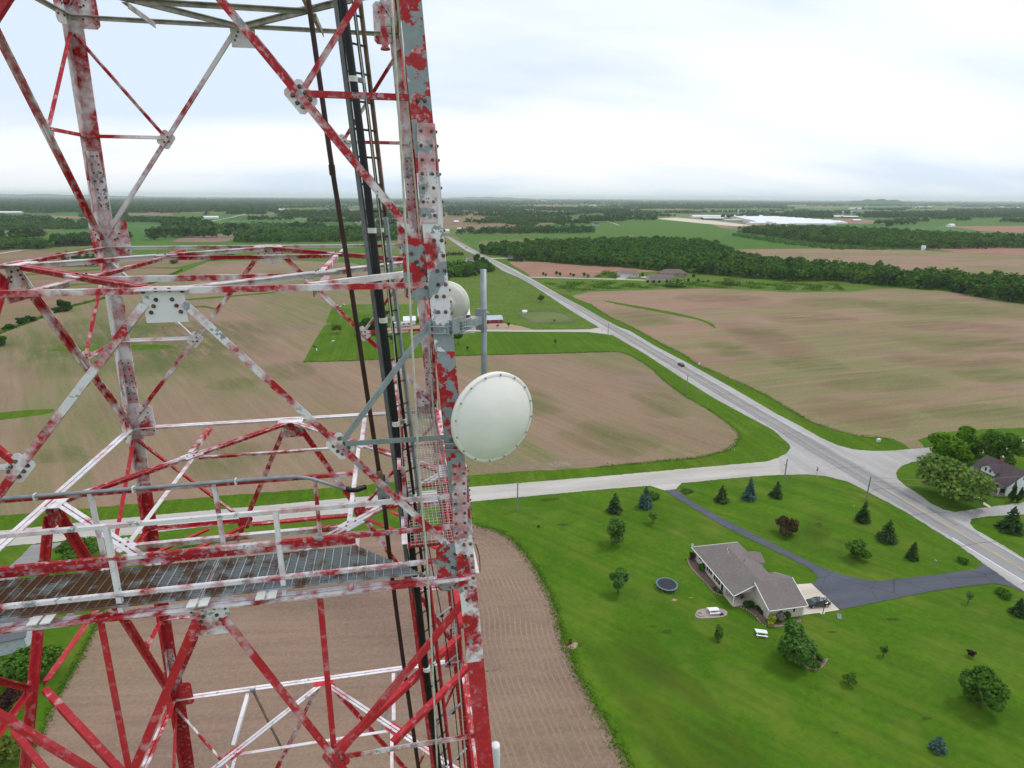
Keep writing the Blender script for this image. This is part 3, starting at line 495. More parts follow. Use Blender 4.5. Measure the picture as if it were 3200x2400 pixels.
for i, (x, y, t, w, m) in enumerate([(1697, 862, 848, 9, DARK), (1706, 866, 853, 10, DARK), (1739, 862, 844, 10, GREEN), (1749, 866, 847, 12, GREEN), (1783, 863, 850, 9, DARK), (1793, 867, 853, 12, DARK), (1825, 866, 848, 11, LIGHT), (1837, 869, 853, 12, GREEN), (1922, 874, 853, 11, LIGHT)]):
    tree('lane_tree', (x, y), t, w, m, ['first', 'second', 'third', 'fourth', 'fifth', 'sixth', 'seventh', 'eighth', 'ninth'][i]+' small tree from the highway along white gravel lane', group='trees along the gravel lane', lift=.2, leaf=.4)
for i, (x, y, t, w) in enumerate([(1967, 866, 856, 11), (2009, 863, 849, 12), (2064, 860, 848, 8), (2025, 884, 872, 11), (2042, 885, 873, 12), (2060, 884, 873, 11), (2083, 883, 872, 10), (2118, 883, 870, 9), (2151, 880, 868, 10), (2168, 867, 854, 14), (2181, 881, 868, 10), (2197, 882, 876, 7), (2213, 883, 873, 9)]):
    tree('yard_evergreen', (x, y), t, w, SPRU if i > 2 else GREEN, ['round tree in front of white garage by wood', 'small tree between white garage and brown roofed house', 'small tree behind left end of brown roofed house'][i] if i < 3 else 'dark yard evergreen before brown roofed house, number '+'one two three four five six seven eight nine ten'.split()[i-3]+' from left', group=None if i < 3 else 'evergreens before the brown roofed house', lift=.03, leaf=.5, taper=.45 if i > 2 else 0)
shrub((40, 2385), 110, 4.5, OLIVE, 'olive bush at lower left edge beside stubble field', leaf=.3)
for b, w, h, m, l in [((2162, 1748), 26, 1.7, BROWN, 'dark red shrub at far corner of ranch house'), ((2196, 1783), 30, 1.6, GREEN, 'rounded green shrub along ranch house long wall'), ((2233, 1846), 13, .9, DARK, 'clipped ball shrub nearer the trampoline'), ((2250, 1856), 12, .8, DARK, 'clipped ball shrub beside ranch house porch'),
    ((2340, 1893), 42, 1.0, DARK, 'low dark shrub against porch end wall'), ((2368, 1908), 16, 1.1, DARK, 'ball shrub halfway along garage bed'), ((2379, 1919), 15, 1.1, DARK, 'ball shrub at corner of garage bed'), ((2407, 1950), 40, 2.0, YELL, 'yellow green shrub before the garage'),
    ((2436, 1940), 30, 2.1, FLOW, 'pale blossoming shrub before the garage'), ((2460, 1932), 28, 1.8, GREEN, 'dark green shrub under small garage window'), ((2540, 2078), 60, 1.2, GREEN, 'low shrub in stone edged bed below big maple'), ((2562, 2064), 26, 1.6, GREEN, 'upright shrub at right end of stone edged bed'),
    ((2035, 1558), 46, 2.0, LIGHT, 'tall reed clump at mouth of black driveway'), ((2051, 1558), 30, 1.7, GREEN, 'bushy reed clump beside blue spruce'), ((2147, 1538), 44, .9, LIGHT, 'low reeds right of driveway mouth'), ((3008, 1760), 44, 1.2, GREEN, 'tuft of tall grass near highway driveway corner'), ((3142, 1862), 60, 1.6, GREEN, 'tall grass clump below highway driveway mouth'),
    ((3140, 1450), 40, 2.5, DARK, 'dark hedge shrub behind farmhouse roof'), ((1683, 1648), 8, .8, GREEN, 'tiny bush on open lawn near field corner')]: shrub(b, w, h, m, l)
# -- woods that read as one mass
def in_poly(x, y, P):
    c = False; j = len(P)-1
    for i in range(len(P)):
        if (P[i][1] > y) != (P[j][1] > y) and x < (P[j][0]-P[i][0])*(y-P[i][1])/(P[j][1]-P[i][1])+P[i][0]: c = not c
        j = i
    return c
def wood(name, label, polypx, spacing, rad, hgt, nq, mats, leaf=None, trunks=True, cap=4000):
    P = [G(*p) for p in polypx]; PP = [(p.x, p.y) for p in P]
    xs = [p[0] for p in PP]; ys = [p[1] for p in PP]; pts = []
    nx = int((max(xs)-min(xs))/spacing)+1; ny = int((max(ys)-min(ys))/spacing)+1
    for i in range(nx):
        for j in range(ny):
            x = min(xs)+(i+random.uniform(0, 1))*spacing; y = min(ys)+(j+random.uniform(0, 1))*spacing
            if in_poly(x, y, PP): pts.append((x, y))
    random.shuffle(pts); pts = pts[:cap]
    e = bpy.data.objects.new(name, None); link(e); tag(e, label, 'woodland', kind='stuff')
    lf = leaf or rad*.34; groups = [[] for _ in mats]; tm = MB()
    for x, y in pts:
        h = hgt*random.choice((.62, .8, .9, 1, 1, 1.08, 1.2))*random.uniform(.92, 1.08); r = rad*random.uniform(.6, 1.35); c = np.array([x, y, h-r*.95])
        d = RNG.normal(size=(nq, 3)); d[:, 2] = np.abs(d[:, 2])*.9-.35; d /= np.linalg.norm(d, axis=1)[:, None]
        q = c+d*np.array([r, r, r*1.05])*RNG.uniform(.72, 1.05, (nq, 1))
        low = RNG.uniform(0, 1, nq) < .22; q[low, 2] = RNG.uniform(h*.1, h*.6, low.sum()); q[low, :2] = np.array([x, y])+d[low, :2]*r*.95
        k = random.choices(range(len(mats)), [3, 1.6, 2][:len(mats)])[0]; groups[k].append((q, d))
        if trunks and random.random() < .5: tm.tube([(x, y, 0), (x, y, h*.6)], [.35, .2], 3, False)
    for m, g in zip(mats, groups):
        if g: Q = np.concatenate([a for a, _ in g]); D = np.concatenate([b for _, b in g]); tag(np_quads('canopy', leaf_quads(Q, D, lf, .9), m, e), kind='stuff')
    if trunks and tm.v: tag(tm.ob('trunks', BARKG, e), kind='stuff')
    return e
WM = [FORA, FORD, leaf_mat('forest_fresh', (.042, .110, .012), (.085, .180, .020), (.115, .220, .028))]
wood('oak_wood', 'broad dark green wood running right from the highway bend', [(1497, 792), (1540, 798), (1570, 801), (1620, 813), (1700, 819), (1814, 829), (1980, 838), (2060, 846), (2200, 858), (2381, 873), (2462, 880), (2629, 880), (2720, 891), (2833, 899), (2968, 911), (3104, 939), (3200, 950), (3600, 1030), (3600, 945), (3200, 898), (2900, 876), (2700, 858), (2500, 838), (2330, 822), (2285, 800), (2230, 774), (2050, 760), (1900, 764), (1700, 771), (1560, 780)], 7.2, 4.6, 11.5, 58, WM, cap=4600)
wood('poplar_wood', 'tall straight edged wood below the white roofed dairy', [(2304, 727), (2400, 740), (2516, 757), (2697, 773), (2878, 780), (3200, 776), (3600, 782), (3600, 764), (3200, 753), (3104, 750), (2742, 731), (2562, 722), (2400, 721)], 10, 5.6, 14, 34, [FORA, FORD, WM[2]], cap=3800)
wood('scrub_belt', 'low bright scrub along front of the poplar wood', [(2290, 731), (2400, 745), (2516, 761), (2697, 776), (2820, 782), (2600, 781), (2400, 757), (2290, 738)], 9, 4, 4.5, 14, [WM[2], FORA], trunks=False, cap=600)
wood('tree_belt', 'tree belt beyond green field right of far highway', [(1407, 733), (1543, 733), (1651, 731), (1852, 729), (1852, 720), (1651, 722), (1475, 728)], 12, 6, 13, 26, [FORB, FORD], cap=900)
wood('thicket', 'scrub thicket by the small white house left of highway', [(1300, 872), (1400, 868), (1460, 866), (1540, 848), (1530, 838), (1470, 836), (1400, 838), (1300, 842)], 5.5, 4, 7.5, 50, WM, cap=420)
wood('far_copse', 'small copse among far brown fields', [(1600, 690), (1720, 688), (1760, 698), (1700, 684), (1690, 678), (1640, 680)], 14, 7, 12, 22, [FORB, FORD], cap=300)
wood('far_copse', 'twin copse right of far brown fields', [(1668, 698), (1718, 697), (1762, 706), (1765, 698), (1720, 690), (1680, 688)], 14, 7, 12, 22, [FORB], cap=260)
wood('far_copse', 'ragged copse left end of far brown fields', [(1508, 699), (1560, 698), (1640, 707), (1690, 711), (1640, 700), (1560, 688), (1520, 690)], 14, 8, 14, 20, [FORB], cap=260)
wood('left_wood', 'dense green wood behind the tower struts', [(732, 757), (805, 759), (1000, 757), (1330, 750), (1330, 735), (1000, 738), (900, 737), (760, 741)], 9, 5.4, 12, 34, WM, cap=1500)
wood('scrub_land', 'rough scrub behind dense wood left of tower leg', [(520, 738), (700, 731), (1000, 735), (1330, 732), (1330, 715), (1000, 710), (850, 702), (620, 708), (530, 715)], 15, 7, 9, 20, [FORB, FORA, WM[2]], trunks=False, cap=1400)
wood('block_wood', 'square dark wood on far green rise', [(874, 681), (1000, 681), (1290, 684), (1290, 673), (1000, 669), (880, 669)], 16, 9, 18, 20, [FORD, FORB], cap=800)
wood('field_belt', 'bushy belt at left edge above green field', [(-150, 790), (0, 783), (70, 778), (130, 782), (160, 770), (60, 765), (0, 762), (-150, 765)], 8, 6, 11, 34, WM, cap=500)
wood('pine_belt', 'dark pine belt left of far tower leg', [(163, 772), (230, 770), (300, 768), (300, 756), (230, 760), (170, 763)], 6, 4.5, 14, 40, [FORD], cap=260)
wood('field_belt', 'tree belt behind left green field', [(-150, 724), (0, 722), (120, 718), (270, 716), (300, 708), (120, 708), (-150, 712)], 11, 7, 13, 26, [FORB, FORA], cap=700)
wood('field_belt', 'darker tree belt higher behind left green field', [(-150, 700), (0, 697), (160, 694), (160, 685), (0, 686), (-150, 686)], 14, 8, 14, 22, [FORB, FORD], cap=600)
wood('field_belt', 'hedgerow below far green patch left of tower leg', [(330, 696), (430, 694), (560, 697), (560, 690), (430, 687), (340, 689)], 13, 8, 13, 20, [FORB, FORD], cap=400)
wood('field_copse', 'short hedge in brown field behind tower strut', [(655, 815), (720, 808), (740, 802), (700, 806), (655, 808)], 6, 4, 5, 30, [FORA], cap=120)
wood('field_row', 'row of dark trees in brown field left', [(190, 834), (305, 834), (305, 830), (190, 830)], 7, 4.5, 13, 34, [FORD], cap=60)
# far country: belts, hedgerows and woods out to the skyline
def far_woods(name, label, bands, mats, seed):
    r = random.Random(seed); e = bpy.data.objects.new(name, None); link(e); tag(e, label, 'woodland', kind='stuff'); gr = [[] for _ in mats]; S_ = [[] for _ in mats]
    for x0, x1, yf, yb, dens in bands:
        n = int((x1-x0)*max(1.2, yf-yb)*dens)
        for _ in range(n):
            x = r.uniform(x0, x1); y = r.uniform(yb, yf); hz = 612+(x-800)*.0062
            if y < hz+2.2: continue
            p = G(x, y); s = mpp(p); h = r.uniform(11, 19); w = max(9, s*r.uniform(2.5, 5.5)); k = 9
            d = RNG.normal(size=(k, 3)); d[:, 2] = np.abs(d[:, 2]); d /= np.linalg.norm(d, axis=1)[:, None]
            i = r.randrange(len(mats)); q = np.array([p.x, p.y, h*.35])+d*np.array([w*.6, w*.6, h*.6]); gr[i].append((q, d)); S_[i].append(np.full(k, max(4., w*.42)))
    for m, g, s in zip(mats, gr, S_):
        if g: tag(np_quads('canopy', leaf_quads(np.concatenate([a for a, _ in g]), np.concatenate([b for _, b in g]), np.concatenate(s), .9), m, e), kind='stuff')
rb = random.Random(3); bands = [(-250, 870, 664, 638, .30), (-250, 1320, 640, 622, .30), (1320, 3500, 641, 622, .12), (1320, 1560, 648, 638, .12), (1640, 2000, 660, 655, .12), (2000, 2460, 653, 640, .2), (2520, 3300, 632+13, 634, .12), (2700, 3500, 682, 668, .28), (2440, 2600, 684, 672, .2), (1330, 1640, 661, 652, .25), (2150, 2700, 641, 632, .2)]
for i in range(190):
    y = 622+55*rb.random()**1.8; x = rb.uniform(-250, 3450); w = rb.uniform(40, 260); t = rb.uniform(.8, 3.2); yy = y+(x-800)*.0062
    bands.append((x, x+w, yy, yy-t, .28))
hr = []
for i in range(120):
    left = rb.random() < .45; x = rb.uniform(-200, 1250) if left else rb.uniform(1400, 3300); y = rb.uniform(664, 752) if left else rb.uniform(652, 704)
    if not left and 2020 < x < 2680 and y > 668: continue
    hr.append((x, x+rb.uniform(8, 130), y, y-rb.uniform(.3, 1.6), rb.uniform(.25, .6)))
far_woods('hedgerow_trees', 'scattered hedgerow trees between the farther fields', hr, [FORB, FORD, FORA], 9)
far_woods('distant_woods', 'far woods and hedgerows spread out to the skyline', bands, [FORB, FORD, leaf_mat('forest_haze', (.018, .05, .018), (.032, .078, .024))], 5)
# low hills on the skyline
def hill(cx, w, hgt, D, name='hill'):
    c = CAM + ray(cx, 640); d = Vector((c.x-CAM.x, c.y-CAM.y, 0)).normalized(); s = Vector((d.y, -d.x, 0)); o_ = Vector((CAM.x, CAM.y, 0))+d*D; mb = MB(); n = 24; wm = w*D/F; vs = []
    for j in range(7):
        for i in range(n+1):
            a = i/n*2-1; b = j/6*2-1; z = hgt*max(0, math.cos(a*math.pi/2))**1.2*max(0, math.cos(b*math.pi/2))*(1+.12*math.sin(i*1.9+j)) - 2; vs.append(o_+s*(a*wm/2)+d*(b*wm*.3)+Vector((0, 0, z)))
    mb.add(vs, [(j*(n+1)+i, j*(n+1)+i+1, (j+1)*(n+1)+i+1, (j+1)*(n+1)+i) for j in range(6) for i in range(n)])
    tag(mb.ob(name, M('hill_wood', (.030, .070, .022), 1, .4, .01), smooth=True), kind='structure')
hill(2745, 230, 84, 11000); hill(1520, 420, 92, 22000); hill(120, 700, 88, 20000)
# prairie plants, field edge weeds
def weeds(name, label, pts, width, n, h, mat, leaf=.35):
    P = [G(*p) for p in pts]; C = []; D = []
    ls = [(P[i+1]-P[i]).length for i in range(len(P)-1)]
    for i, l in enumerate(ls):
        for _ in range(int(n*l/sum(ls))):
            p = P[i].lerp(P[i+1], random.random()); C.append((p.x+random.gauss(0, width/2), p.y+random.gauss(0, width/2), random.random()**2*h)); D.append((random.gauss(0, .4), random.gauss(0, .4), .8))
    tag(np_quads(name, leaf_quads(np.array(C), np.array(D), leaf), mat), label, 'weeds', kind='stuff')
WD = leaf_mat('weed_leaf', (.045, .115, .008), (.085, .185, .014), (.11, .21, .02))
weeds('field_edge_weeds', 'rank weeds along curved edge of stubble field', F1[5:21], 1.3, 7000, .35, WD, .12)
weeds('field_edge_weeds', 'weeds along rounded corner of roadside crop field', F2[7:24], 1.0, 5000, .3, WD, .14)
weeds('field_edge_weeds', 'weedy bank along near edge of rolling field', F7[2:19], 1.4, 5000, .35, WD, .17)
weeds('field_edge_weeds', 'grassy bank on edge of left brown fields', [(568, 843), (500, 876), (333, 930), (227, 956), (159, 981), (19, 1033), (-100, 1076)], 2.5, 3500, .7, WD, .5)
weeds('field_edge_weeds', 'fence line weeds at far end of farm lawn', [(947, 1132), (1092, 1128), (1426, 1112), (1800, 1103), (1908, 1099)], .9, 2200, .4, WD, .26)
weeds('field_edge_weeds', 'weeds between stubble field and left lawn', [F1[i] for i in range(-6, 0)] + [F1[0], F1[1], F1[2]], .8, 5000, .3, WD, .11)
def patch(name, label, poly, n, h, mat, leaf, cat='ground cover'):
    PP = [(G(*p).x, G(*p).y) for p in poly]; xs = [p[0] for p in PP]; ys = [p[1] for p in PP]; C = []
    while len(C) < n:
        x, y = random.uniform(min(xs), max(xs)), random.uniform(min(ys), max(ys))
        if in_poly(x, y, PP) and random.random() < .5+.5*math.sin(x*.21+2*math.sin(y*.13)): C.append((x, y, random.random()**2*h))
    C = np.array(C); tag(np_quads(name, leaf_quads(C, RNG.normal(size=(n, 3))*.4+np.array([0, 0, .8]), leaf), mat), label, cat, kind='stuff')
patch('prairie_plants', 'tall prairie plants between gravel lane and rolling field', [(1700, 885), (1850, 880), (2060, 890), (2200, 880), (2400, 885), (2620, 888), (2640, 908), (2470, 909), (2313, 900), (2068, 900), (1842, 907), (1780, 915)], 9000, 1.3, WD, .55)
patch('prairie_plants', 'young saplings beside the white garage drive', [(1862, 866), (1880, 856), (1905, 852), (1930, 858), (1915, 868)], 900, 3.5, WD, .6)
patch('prairie_plants', 'thin plantation of saplings before brown roofed house', [(2078, 901), (2140, 899), (2142, 893), (2080, 894)], 800, 7, leaf_mat('sapling_leaf', (.03, .075, .015), (.06, .12, .025)), .55)
patch('prairie_plants', 'second plantation of saplings right of brown roofed house', [(2255, 895), (2315, 893), (2315, 888), (2258, 889)], 700, 6.5, MATS['sapling_leaf'], .55)
# ------------------------------------------------------------------ buildings
def shingle(name, col):
    m, N, L, b = nodes(name)
    c = mixc(N, L, ramp(N, L, noise(N, L, 2.6, 6, .8), [(.35, 0.), (.65, 1.)]), [x*.8 for x in col], [x*1.22 for x in col])
    c = mixc(N, L, ramp(N, L, noise(N, L, .35, 4, .6), [(.4, .3), (.6, 0.)]), c, [x*.75 for x in col])
    L.new(c, b.inputs['Base Color']); b.inputs['Roughness'].default_value = .95; b.inputs['Specular IOR Level'].default_value = .1; return m
SIDE = M('cream_siding', (.56, .52, .44), .7, .07, 1); ROOFG = shingle('brown_shingle', (.180, .158, .150)); TRIM = M('white_trim', (.72, .71, .68), .6, .06, 2)
GLASS = M('window_glass', (.03, .035, .04), .15, .2, 1); WHITEW = M('white_clapboard', (.74, .75, .76), .7, .06, 1); ROOFP = shingle('plum_shingle', (.088, .070, .078))
DOORC = M('door_paint', (.45, .44, .42), .6, .1, 2); BRICK = M('chimney_brick', (.22, .10, .075), .9, .3, 6); WOODP = M('porch_boards', (.28, .23, .20), .8, .2, 3)
ROOFW = M('white_metal_roof', (.68, .70, .72), .5, .06, .6); ROOFM = M('grey_metal_roof', (.40, .44, .50), .45, .1, .6); REDW = M('red_barn_boards', (.26, .022, .025), .75, .2, .8); ROOFB = shingle('pinkish_shingle', (.20, .145, .14)); GREYW = M('grey_siding', (.42, .41, .40), .75, .08, 1); STONE = M('tan_stone', (.30, .24, .19), .9, .25, 2)
DARKIN = M('dark_opening', (.02, .02, .022), .8, .2, 1)
def slab(mb, poly, t=.12):
    P = [Vector(p) for p in poly]; n = len(P); vs = P + [p-Vector((0, 0, t)) for p in P]
    mb.add(vs, [tuple(range(n)), tuple(range(2*n-1, n-1, -1))] + [(i, n+i, n+(i+1) % n, (i+1) % n) for i in range(n)])
def window(parent, c, w, h, nrm, frame=None, panes=1, name='window'):
    c = Vector(c); n = Vector(nrm).normalized(); u = Vector((0, 0, 1)); s = u.cross(n).normalized(); rot = Matrix((s, n, u)).transposed()
    f = MB(); t = .07
    for a in (-1, 1):
        f.box(c+s*a*(w/2+t/2)+n*.03, (t, .09, h+2*t), rot); f.box(c+u*a*(h/2+t/2)+n*.03, (w, .09, t), rot)
    for k in range(1, panes): f.box(c+s*(-w/2+w*k/panes)+n*.03, (t, .07, h), rot)
    o_ = f.ob(name, frame or TRIM, parent)
    for k in range(panes): MB().box(c+s*(-w/2+w*(k+.5)/panes)+n*.012, (w/panes-.09, .02, h-.02), rot).ob('pane', GLASS, o_)
    return o_
def gable(name, loc, rz, lx, ly, wh, rh, wmat, rmat, label, cat='house', wins=(), doors=(), over=.4, chimney=None, hip=False):
    """ridge along local x; loc = centre on the ground; wins/doors: (side, pos, z, w, h[, panes]) side in 'n','s' (long), 'e','w' (gable)"""
    e = thing(name, loc, label, cat, rz); hx, hy = lx/2, ly/2; mb = MB()
    if hip: mb.box((0, 0, wh/2), (lx, ly, wh))
    else:
        prof = [(-hy, 0), (hy, 0), (hy, wh), (0, rh-.06), (-hy, wh)]; mb.prism(prof, (-hx, 0, 0), (hx, 0, 0), Vector((0, 1, 0)), Vector((0, 0, 1)))
    mb.ob('wall', wmat, e)
    r = MB(); sl_ = (rh-wh)/hy; ex, ey = hx+over, hy+over; ze = wh-sl_*over+.1; zr = rh+.1
    if hip:
        q = max(.5, hx-hy)
        slab(r, [(-ex, -ey, ze), (ex, -ey, ze), (q, 0, zr), (-q, 0, zr)]); slab(r, [(ex, ey, ze), (-ex, ey, ze), (-q, 0, zr), (q, 0, zr)]); slab(r, [(ex, -ey, ze), (ex, ey, ze), (q, 0, zr)]); slab(r, [(-ex, ey, ze), (-ex, -ey, ze), (-q, 0, zr)])
    else:
        slab(r, [(-ex, -ey, ze), (ex, -ey, ze), (ex, 0, zr), (-ex, 0, zr)]); slab(r, [(ex, ey, ze), (-ex, ey, ze), (-ex, 0, zr), (ex, 0, zr)])
    ro = r.ob('roof', rmat, e); S_ = {'s': ((0, -1, 0), lambda p, z: (p, -hy, z)), 'n': ((0, 1, 0), lambda p, z: (p, hy, z)), 'e': ((1, 0, 0), lambda p, z: (hx, p, z)), 'w': ((-1, 0, 0), lambda p, z: (-hx, p, z))}
    for w in wins: nrm, f = S_[w[0]]; window(e, f(w[1], w[2]), w[3], w[4], nrm, panes=w[5] if len(w) > 5 else 1)
    for w in doors:
        nrm, f = S_[w[0]]; c = Vector(f(w[1], w[3]/2)); n = Vector(nrm); s = Vector((0, 0, 1)).cross(n); MB().box(c+n*.04, (abs(s.x)*w[2]+abs(n.x)*.08, abs(s.y)*w[2]+abs(n.y)*.08, w[3])).ob('door', w[4] if len(w) > 4 else DOORC, e)
    if chimney: MB().box((chimney[0], chimney[1], rh+.3), (.6, .6, 1.6)).box((chimney[0], chimney[1], rh+1.15), (.75, .75, .12)).ob('chimney', BRICK, ro)
    return e
def ranch_house():
    b = W(70.75, 88); e = thing('ranch_house', b, 'cream ranch house with brown hipped roof and garage wing', 'house'); P = lambda x, y, z: W(x, y, z)-b
    def wall(pts, z0, z1, name='wall', mat=SIDE):
        mb = MB(); q = [P(x, y, z0) for x, y in pts]; n = len(q); mb.add(q+[v+Vector((0, 0, z1-z0)) for v in q], [tuple(range(n)), tuple(range(2*n-1, n-1, -1))] + [(i, n+i, n+(i+1) % n, (i+1) % n) for i in range(n)]); return mb.ob(name, mat, e)
    wall([(65.6, 85), (65.6, 98.2), (75.9, 98.2), (75.9, 85)], 0, 2.62)                      # main block
    wall([(69.3, 82), (69.3, 84.99), (75.9, 84.99), (75.9, 82)], 0, 2.62)                     # block beside the porch
    wall([(69.8, 76.4), (69.8, 81.99), (77.2, 81.99), (77.2, 76.4)], 0, 2.62, 'garage_wall'); wall([(75.91, 82), (75.91, 86.3), (77.2, 86.3), (77.2, 82)], 0, 2.62, 'garage_wall')
    wall([(76, 90.6), (76, 94.4), (77.6, 94.4), (77.6, 90.6)], 0, 2.5, 'entry_wall')
    g = MB(); g.add([P(65.6, 81.95, 2.35), P(69.79, 81.95, 2.35), P(69.79, 81.95, 4.62), P(65.6, 81.95, 2.63), P(65.6, 82.15, 2.35), P(69.79, 82.15, 2.35), P(69.79, 82.15, 4.62), P(65.6, 82.15, 2.63)], [(0, 1, 2, 3), (7, 6, 5, 4), (0, 3, 7, 4), (1, 5, 6, 2), (3, 2, 6, 7), (0, 4, 5, 1)]); g.ob('gable_wall', SIDE, e)
    for x in (69.8, 77.0):
        g = MB(); a, c, d = P(x, 76.5, 2.6), P(x, 86.2, 2.6), P(x, 81.4, 4.92); t = Vector((.18, 0, 0)); g.add([a, c, d, a+t, c+t, d+t], [(0, 1, 2), (5, 4, 3), (0, 3, 4, 1), (1, 4, 5, 2), (2, 5, 3, 0)]); g.ob('gable_wall', SIDE, e)
    r = MB(); z0, z1 = 2.62, 5.05
    for pl in ([(65.05, 81.2, z0), (65.05, 98.8, z0), (70.75, 94.4, z1), (70.75, 81.2, z1)], [(76.45, 98.8, z0), (76.45, 81.2, z0), (70.75, 81.2, z1), (70.75, 94.4, z1)], [(65.05, 98.8, z0), (76.45, 98.8, z0), (70.75, 94.4, z1)]): slab(r, [P(*q) for q in pl][::-1], .14)
    ro = r.ob('roof', ROOFG, e); r = MB()
    for pl in ([(69.4, 75.9, 2.6), (77.7, 75.9, 2.6), (77.7, 81.4, 5.06), (69.4, 81.4, 5.06)], [(77.7, 86.9, 2.6), (72, 86.9, 2.6), (69.6, 81.4, 5.06), (77.7, 81.4, 5.06)]): slab(r, [P(*q) for q in pl], .14)
    r.ob('garage_roof', ROOFG, e); r = MB()
    for pl in ([(73.4, 92.5, 3.9), (78, 92.5, 3.75), (78, 90.2, 2.55), (75.3, 90.2, 2.75)], [(78, 92.5, 3.75), (73.4, 92.5, 3.9), (75.3, 94.8, 2.75), (78, 94.8, 2.55)]): slab(r, [P(*q) for q in pl][::-1], .12)
    r.ob('entry_roof', ROOFG, e)
    f = MB()                                                     # fascia boards and gutters
    def bar(a, c, s=.13): a, c = P(*a), P(*c); d = (c-a); l = d.length; f.prism([(-s/2, -s/2), (s/2, -s/2), (s/2, s/2), (-s/2, s/2)], a, c, d.normalized().cross(Vector((0, 0, 1))).normalized(), Vector((0, 0, 1)))
    for a, c in (((64.97, 81.2, 2.53), (64.97, 98.9, 2.53)), ((65, 98.88, 2.53), (76.5, 98.88, 2.53)), ((69.4, 75.82, 2.5), (77.7, 75.82, 2.5)), ((65.05, 81.12, 2.55), (69.4, 81.12, 4.4)), ((69.32, 75.9, 2.52), (69.32, 81.3, 4.93)), ((77.78, 75.9, 2.52), (77.78, 81.4, 4.95)), ((77.78, 81.4, 4.95), (77.78, 86.9, 2.52))): bar(a, c)
    f.ob('fascia', TRIM, e)
    MB().tube([P(69.72, 76.3, 0), P(69.72, 76.3, 2.5)], .05, 6).ob('downspout', TRIM, e); MB().tube([P(77.3, 76.3, 0), P(77.3, 76.3, 2.5)], .05, 6).ob('downspout', TRIM, e)
    for y in (95.7, ): window(e, P(65.6, y, 1.6), 1.3, .8, (-1, 0, 0), panes=2)
    window(e, P(65.6, 91.6, 1.35), 2.3, 1.2, (-1, 0, 0), panes=3); window(e, P(65.6, 88.4, 1.35), 2.6, 1.3, (-1, 0, 0), panes=3)
    window(e, P(65.6, 86.2, 1.15), .9, 1.9, (-1, 0, 0), name='glass_door'); window(e, P(75.2, 76.4, 1.55), .5, .8, (0, -1, 0)); window(e, P(67.3, 85, 1.3), 1.6, 1.9, (0, -1, 0), name='patio_door', panes=2)
    MB().box(P(69.76, 77.6, 1.05), (.08, .95, 2.1)).ob('service_door', DOORC, e); MB().box(P(77.24, 81, 1.15), (.08, 4.8, 2.3)).ob('garage_door', TRIM, e)
    MB().box(P(67.4, 83.3, .08), (4.0, 3.9, .16)).ob('porch_slab', CONC, e); MB().box(P(65.75, 82.1, 1.28), (.18, .18, 2.3)).ob('porch_post', TRIM, e); MB().box(P(65.75, 83.5, 2.42), (.2, 2.9, .3)).ob('porch_beam', TRIM, e)
    for x, y in ((70.2, 93), (69.8, 92), (71.5, 88.6)): MB().tube([P(x, y, 4.4), P(x, y, 5.2)], .07, 8).ob('roof_vent', TRIM if y > 90 else DARKIN, ro)
    s = MB().lathe([(.02, 0), (.2, .04), (.32, .12), (.33, .13)], P(65.1, 98.7, 3.2), (-.5, -.5, .5), 14); s.tube([P(65.1, 98.7, 2.5), P(65.1, 98.7, 3.2)], .03, 6); s.ob('satellite_dish', M('dish_blue_grey', (.30, .38, .45), .5), ro)
ranch_house()
MULCH = M('mulch', (.16, .10, .085), 1, .35, 3); SANDST = M('edging_stone', (.38, .32, .26), .9, .25, 2)
sheet('mulch_bed', [(2150, 1742), (2176, 1752), (2210, 1795), (2240, 1832), (2262, 1856), (2250, 1860), (2228, 1848), (2200, 1815), (2175, 1790), (2155, 1765)], .09, MULCH, smooth=2); sheet('mulch_bed', [(2300, 1892), (2345, 1885), (2390, 1922), (2392, 1945), (2420, 1952), (2470, 1942), (2500, 1930), (2505, 1938), (2465, 1950), (2425, 1957), (2385, 1950), (2360, 1922), (2330, 1902)], .09, MULCH, smooth=2)
sheet('mulch_bed', [(2440, 2040), (2495, 2064), (2525, 2086), (2552, 2090), (2575, 2078), (2582, 2062), (2560, 2050), (2500, 2030)], .09, MULCH, smooth=3)
def edging(pts, label):
    P = smooth_pts([G(*p) for p in pts], 8, False); e = thing('bed_edging', P[0], label, 'edging'); k = 0; d = 0
    src = None; last = None
    for p in P:
        if last is None or (p-last).length > .3:
            b = MB().box((0, 0, .08), (.28, .16, .2)) if src is None else None
            if src is None: src = b.me('stone', SANDST)
            o_ = link(bpy.data.objects.new('stone', src), e); o_.location = p-P[0]; o_.rotation_euler = (0, 0, k*1.1); last = p; k += 1
edging([(2460, 2046), (2495, 2066), (2525, 2088), (2552, 2092), (2573, 2081), (2584, 2062)], 'curved stone edging round bed below big maple'); edging([(2147, 1746), (2156, 1768), (2178, 1795), (2205, 1822), (2232, 1852), (2258, 1862)], 'stone edging along ranch house long bed')
edging([(2302, 1895), (2332, 1906), (2360, 1925), (2384, 1953), (2425, 1959), (2467, 1953), (2500, 1941)], 'stone edging round garage bed')
